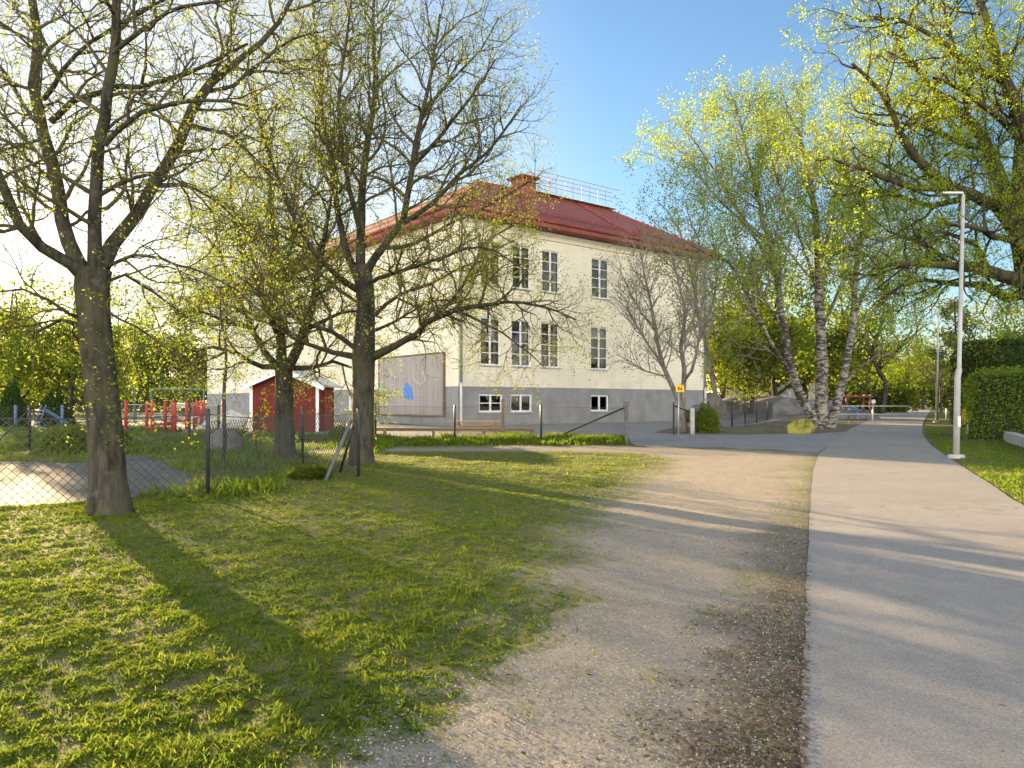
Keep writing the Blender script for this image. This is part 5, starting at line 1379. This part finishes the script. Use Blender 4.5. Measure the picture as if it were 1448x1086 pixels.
# ------------------------------------------------------------------ lamp posts, wall and marker on the right
def lamp(b, h, lean, label, arm=-1):
    e = empty('street_lamp', b, label, 'street lamp', 'lamp posts along the path')
    q = MB(); q.tube([(0, 0, -.1), (lean * .5 * .4, 0, 2.2), (lean * .4, 0, 2.4), (lean * .42, 0, 2.46), (lean, 0, h)], [.085, .082, .08, .058, .048], 12); q.build('pole', M['lamp_white'], e, smooth=True)
    q = MB(); q.tube([(lean, 0, h - .02), (lean - .02, 0, h + .04), (lean - .12, 0, h + .05)], .035, 8); q.build('arm', M['galv'], e, smooth=True)
    q = MB(); q.box((lean - .32, 0, h + .05), (.56, .17, .07)); hd_ = q.build('lamp_head', M['galv'], e, bevel=.02)
    q = MB(); q.box((lean - .36, 0, h + .008), (.34, .12, .014)); q.build('lens', M['glass'], hd_)
    q = MB(); q.tube([(0, 0, -.05), (0, 0, .09), (0, 0, .11)], [.22, .21, .15], 16); q.build('footing', M['concrete'], e, smooth=True)
    q = MB(); q.box((lean * .15, -.085, 1.0), (.09, .02, .3)); q.build('hatch', M['galv'], e)
b = G(1352, 648)
lamp(b, EYE + (HY - 276) / F * b.y, (1362 - 1352) / F * b.y, 'tall pale lamp post nearest on the right of the path')
y = 48; lamp(Vector((P(1324.5, 590, y).x, y, .28)), EYE - (438 - HY) / F * y - .28, .1, 'second lamp post farther along the path, seen against the sky')
def low_wall():
    pts = [G(1377, 607), G(1405, 615), G(1448, 631), G(1560, 668)]; m = MB(); b = pts[0]
    for i in range(3):
        a, c = pts[i] - b, pts[i + 1] - b; d = (c - a).normalized() * .01
        m.beam(a + Vector((0, 0, .14)), c - d + Vector((0, 0, .14)), .34, .42)
    tag(m.build('concrete_wall', M['concrete'], None, b, bevel=.02), 'low pale concrete retaining wall in front of the bright hedge', 'wall')
low_wall()
b = G(1366, 614); e = empty('utility_marker', b, 'short grey stake with a yellow orange cover beside the concrete wall', 'marker')
q = MB(); q.tube([(.06, 0, -.1), (.06, 0, .95)], .03, 8); q.build('stake', M['galv'], e)
q = MB(); q.tube([(-.05, 0, .42), (-.1, 0, .6), (-.1, 0, .95), (-.02, 0, 1.08), (.05, 0, .98), (.02, 0, .6)], [.04, .07, .08, .07, .06, .03], 8); q.build('cover', M['yellow'], e, smooth=True)
b = G(1338, 593); q = MB(); q.tube([(0, 0, -.1), (0, 0, .8), (0, 0, .83)], [.05, .05, .03], 8); tag(q.build('bollard', M['galv'], None, b, smooth=True), 'small grey bollard post before the dark hedge', 'bollard')

# ------------------------------------------------------------------ light, sky, camera
az = math.atan(SUN_TAN)                 # to the left of the view direction
sd = Vector((-math.sin(az) * math.cos(SUN_EL), math.cos(az) * math.cos(SUN_EL), math.sin(SUN_EL)))
L = bpy.data.lights.new('sun', 'SUN'); L.energy = 5.0; L.angle = math.radians(.5); L.color = (1, .70, .36)
lo_ = bpy.data.objects.new('sun', L); C.objects.link(lo_); lo_.rotation_euler = (-sd).to_track_quat('-Z', 'Y').to_euler(); lo_.location = (-30, 40, 30)
w = bpy.data.worlds.new('World'); bpy.context.scene.world = w; w.use_nodes = True
nt = w.node_tree; bgn = nt.nodes['Background']
sky = nt.nodes.new('ShaderNodeTexSky'); sky.sky_type = 'NISHITA'; sky.sun_disc = False
sky.sun_elevation = SUN_EL; sky.sun_rotation = -az
sky.air_density = 1.1; sky.dust_density = .4; sky.ozone_density = 3.0
EXPO, STR, FILL_CLOUD = 2.6, .05, 7.0
def node(typ, **k):
    n_ = nt.nodes.new(typ)
    for a_, v_ in k.items(): setattr(n_, a_, v_)
    return n_
def link_in(sock, val):
    if hasattr(val, 'node'): nt.links.new(val, sock)
    else: sock.default_value = val
def wmath(op, a, b=0.0):
    n_ = node('ShaderNodeMath', operation=op); link_in(n_.inputs[0], a); link_in(n_.inputs[1], b); return n_.outputs[0]
def wstep(x, lo, hi):
    n_ = node('ShaderNodeMapRange', interpolation_type='SMOOTHSTEP'); link_in(n_.inputs[0], x); n_.inputs[1].default_value = lo; n_.inputs[2].default_value = hi; return n_.outputs[0]
def wmix(f, a, b):
    n_ = node('ShaderNodeMix', data_type='RGBA'); link_in(n_.inputs[0], f)
    for s_, v_ in ((n_.inputs[6], a), (n_.inputs[7], b)):
        if hasattr(v_, 'node'): nt.links.new(v_, s_)
        else: s_.default_value = (*v_, 1)
    return n_.outputs[2]
tc = node('ShaderNodeTexCoord').outputs['Generated']
sp = node('ShaderNodeSeparateXYZ'); nt.links.new(tc, sp.inputs[0]); dx_, dy_, dz_ = sp.outputs
mp = node('ShaderNodeMapping'); nt.links.new(tc, mp.inputs[0]); mp.inputs['Scale'].default_value = (1, 1, 3.2)
def wnoise(sc_, det=6, rough=.6):
    n_ = node('ShaderNodeTexNoise'); nt.links.new(mp.outputs[0], n_.inputs['Vector']); n_.inputs['Scale'].default_value = sc_; n_.inputs['Detail'].default_value = det; n_.inputs['Roughness'].default_value = rough; return n_.outputs['Fac']
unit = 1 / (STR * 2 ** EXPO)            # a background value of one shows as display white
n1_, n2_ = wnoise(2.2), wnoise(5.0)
# unseen bright cloud added behind the camera to light the shaded facade and ground
fill_mask = wmath('MULTIPLY', wmath('MULTIPLY', wstep(dy_, .05, -.4), wstep(dz_, .75, .35)), wstep(n1_, .30, .55))
col = wmix(fill_mask, sky.outputs[0], tuple(c * unit * FILL_CLOUD for c in (1.0, .95, .88)))
# thin white veil on the sun's side and small clouds low over the horizon
dotp = node('ShaderNodeVectorMath', operation='DOT_PRODUCT'); nt.links.new(tc, dotp.inputs[0]); dotp.inputs[1].default_value = tuple(sd)
veil = wmath('MULTIPLY', wstep(dotp.outputs['Value'], .72, .98), wmath('ADD', .35, wmath('MULTIPLY', n2_, .6)))
col = wmix(veil, col, tuple(c * unit * 1.05 for c in (1.0, .97, .92)))
low = wmath('MULTIPLY', wmath('MULTIPLY', wstep(n2_, .47, .62), wstep(dz_, .26, .12)), wstep(dy_, 0, .3))
col = wmix(wmath('MULTIPLY', low, .85), col, tuple(c * unit * .98 for c in (1.0, .98, .95)))
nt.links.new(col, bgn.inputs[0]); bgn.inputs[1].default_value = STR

cam = bpy.data.cameras.new('camera'); co = bpy.data.objects.new('camera', cam); C.objects.link(co)
co.location = (0, 0, EYE); co.rotation_euler = (math.pi / 2, 0, 0)
cam.sensor_width = 36; cam.lens = F / 1448 * 36; cam.shift_y = 27 / 1448; cam.clip_start = .05; cam.clip_end = 6000
sc = bpy.context.scene; sc.camera = co
sc.view_settings.view_transform = 'Standard'; sc.view_settings.look = 'None'; sc.view_settings.exposure = EXPO; sc.view_settings.gamma = 1
try: sc.cycles.max_bounces = 6; sc.cycles.diffuse_bounces = 3; sc.cycles.transmission_bounces = 4; sc.cycles.use_denoising = True
except Exception: pass
# protos that were never planted would stand at the origin
for k_, p_ in protos.items():
    if k_ not in used:
        for c_ in list(p_.children): bpy.data.objects.remove(c_)
        bpy.data.objects.remove(p_)
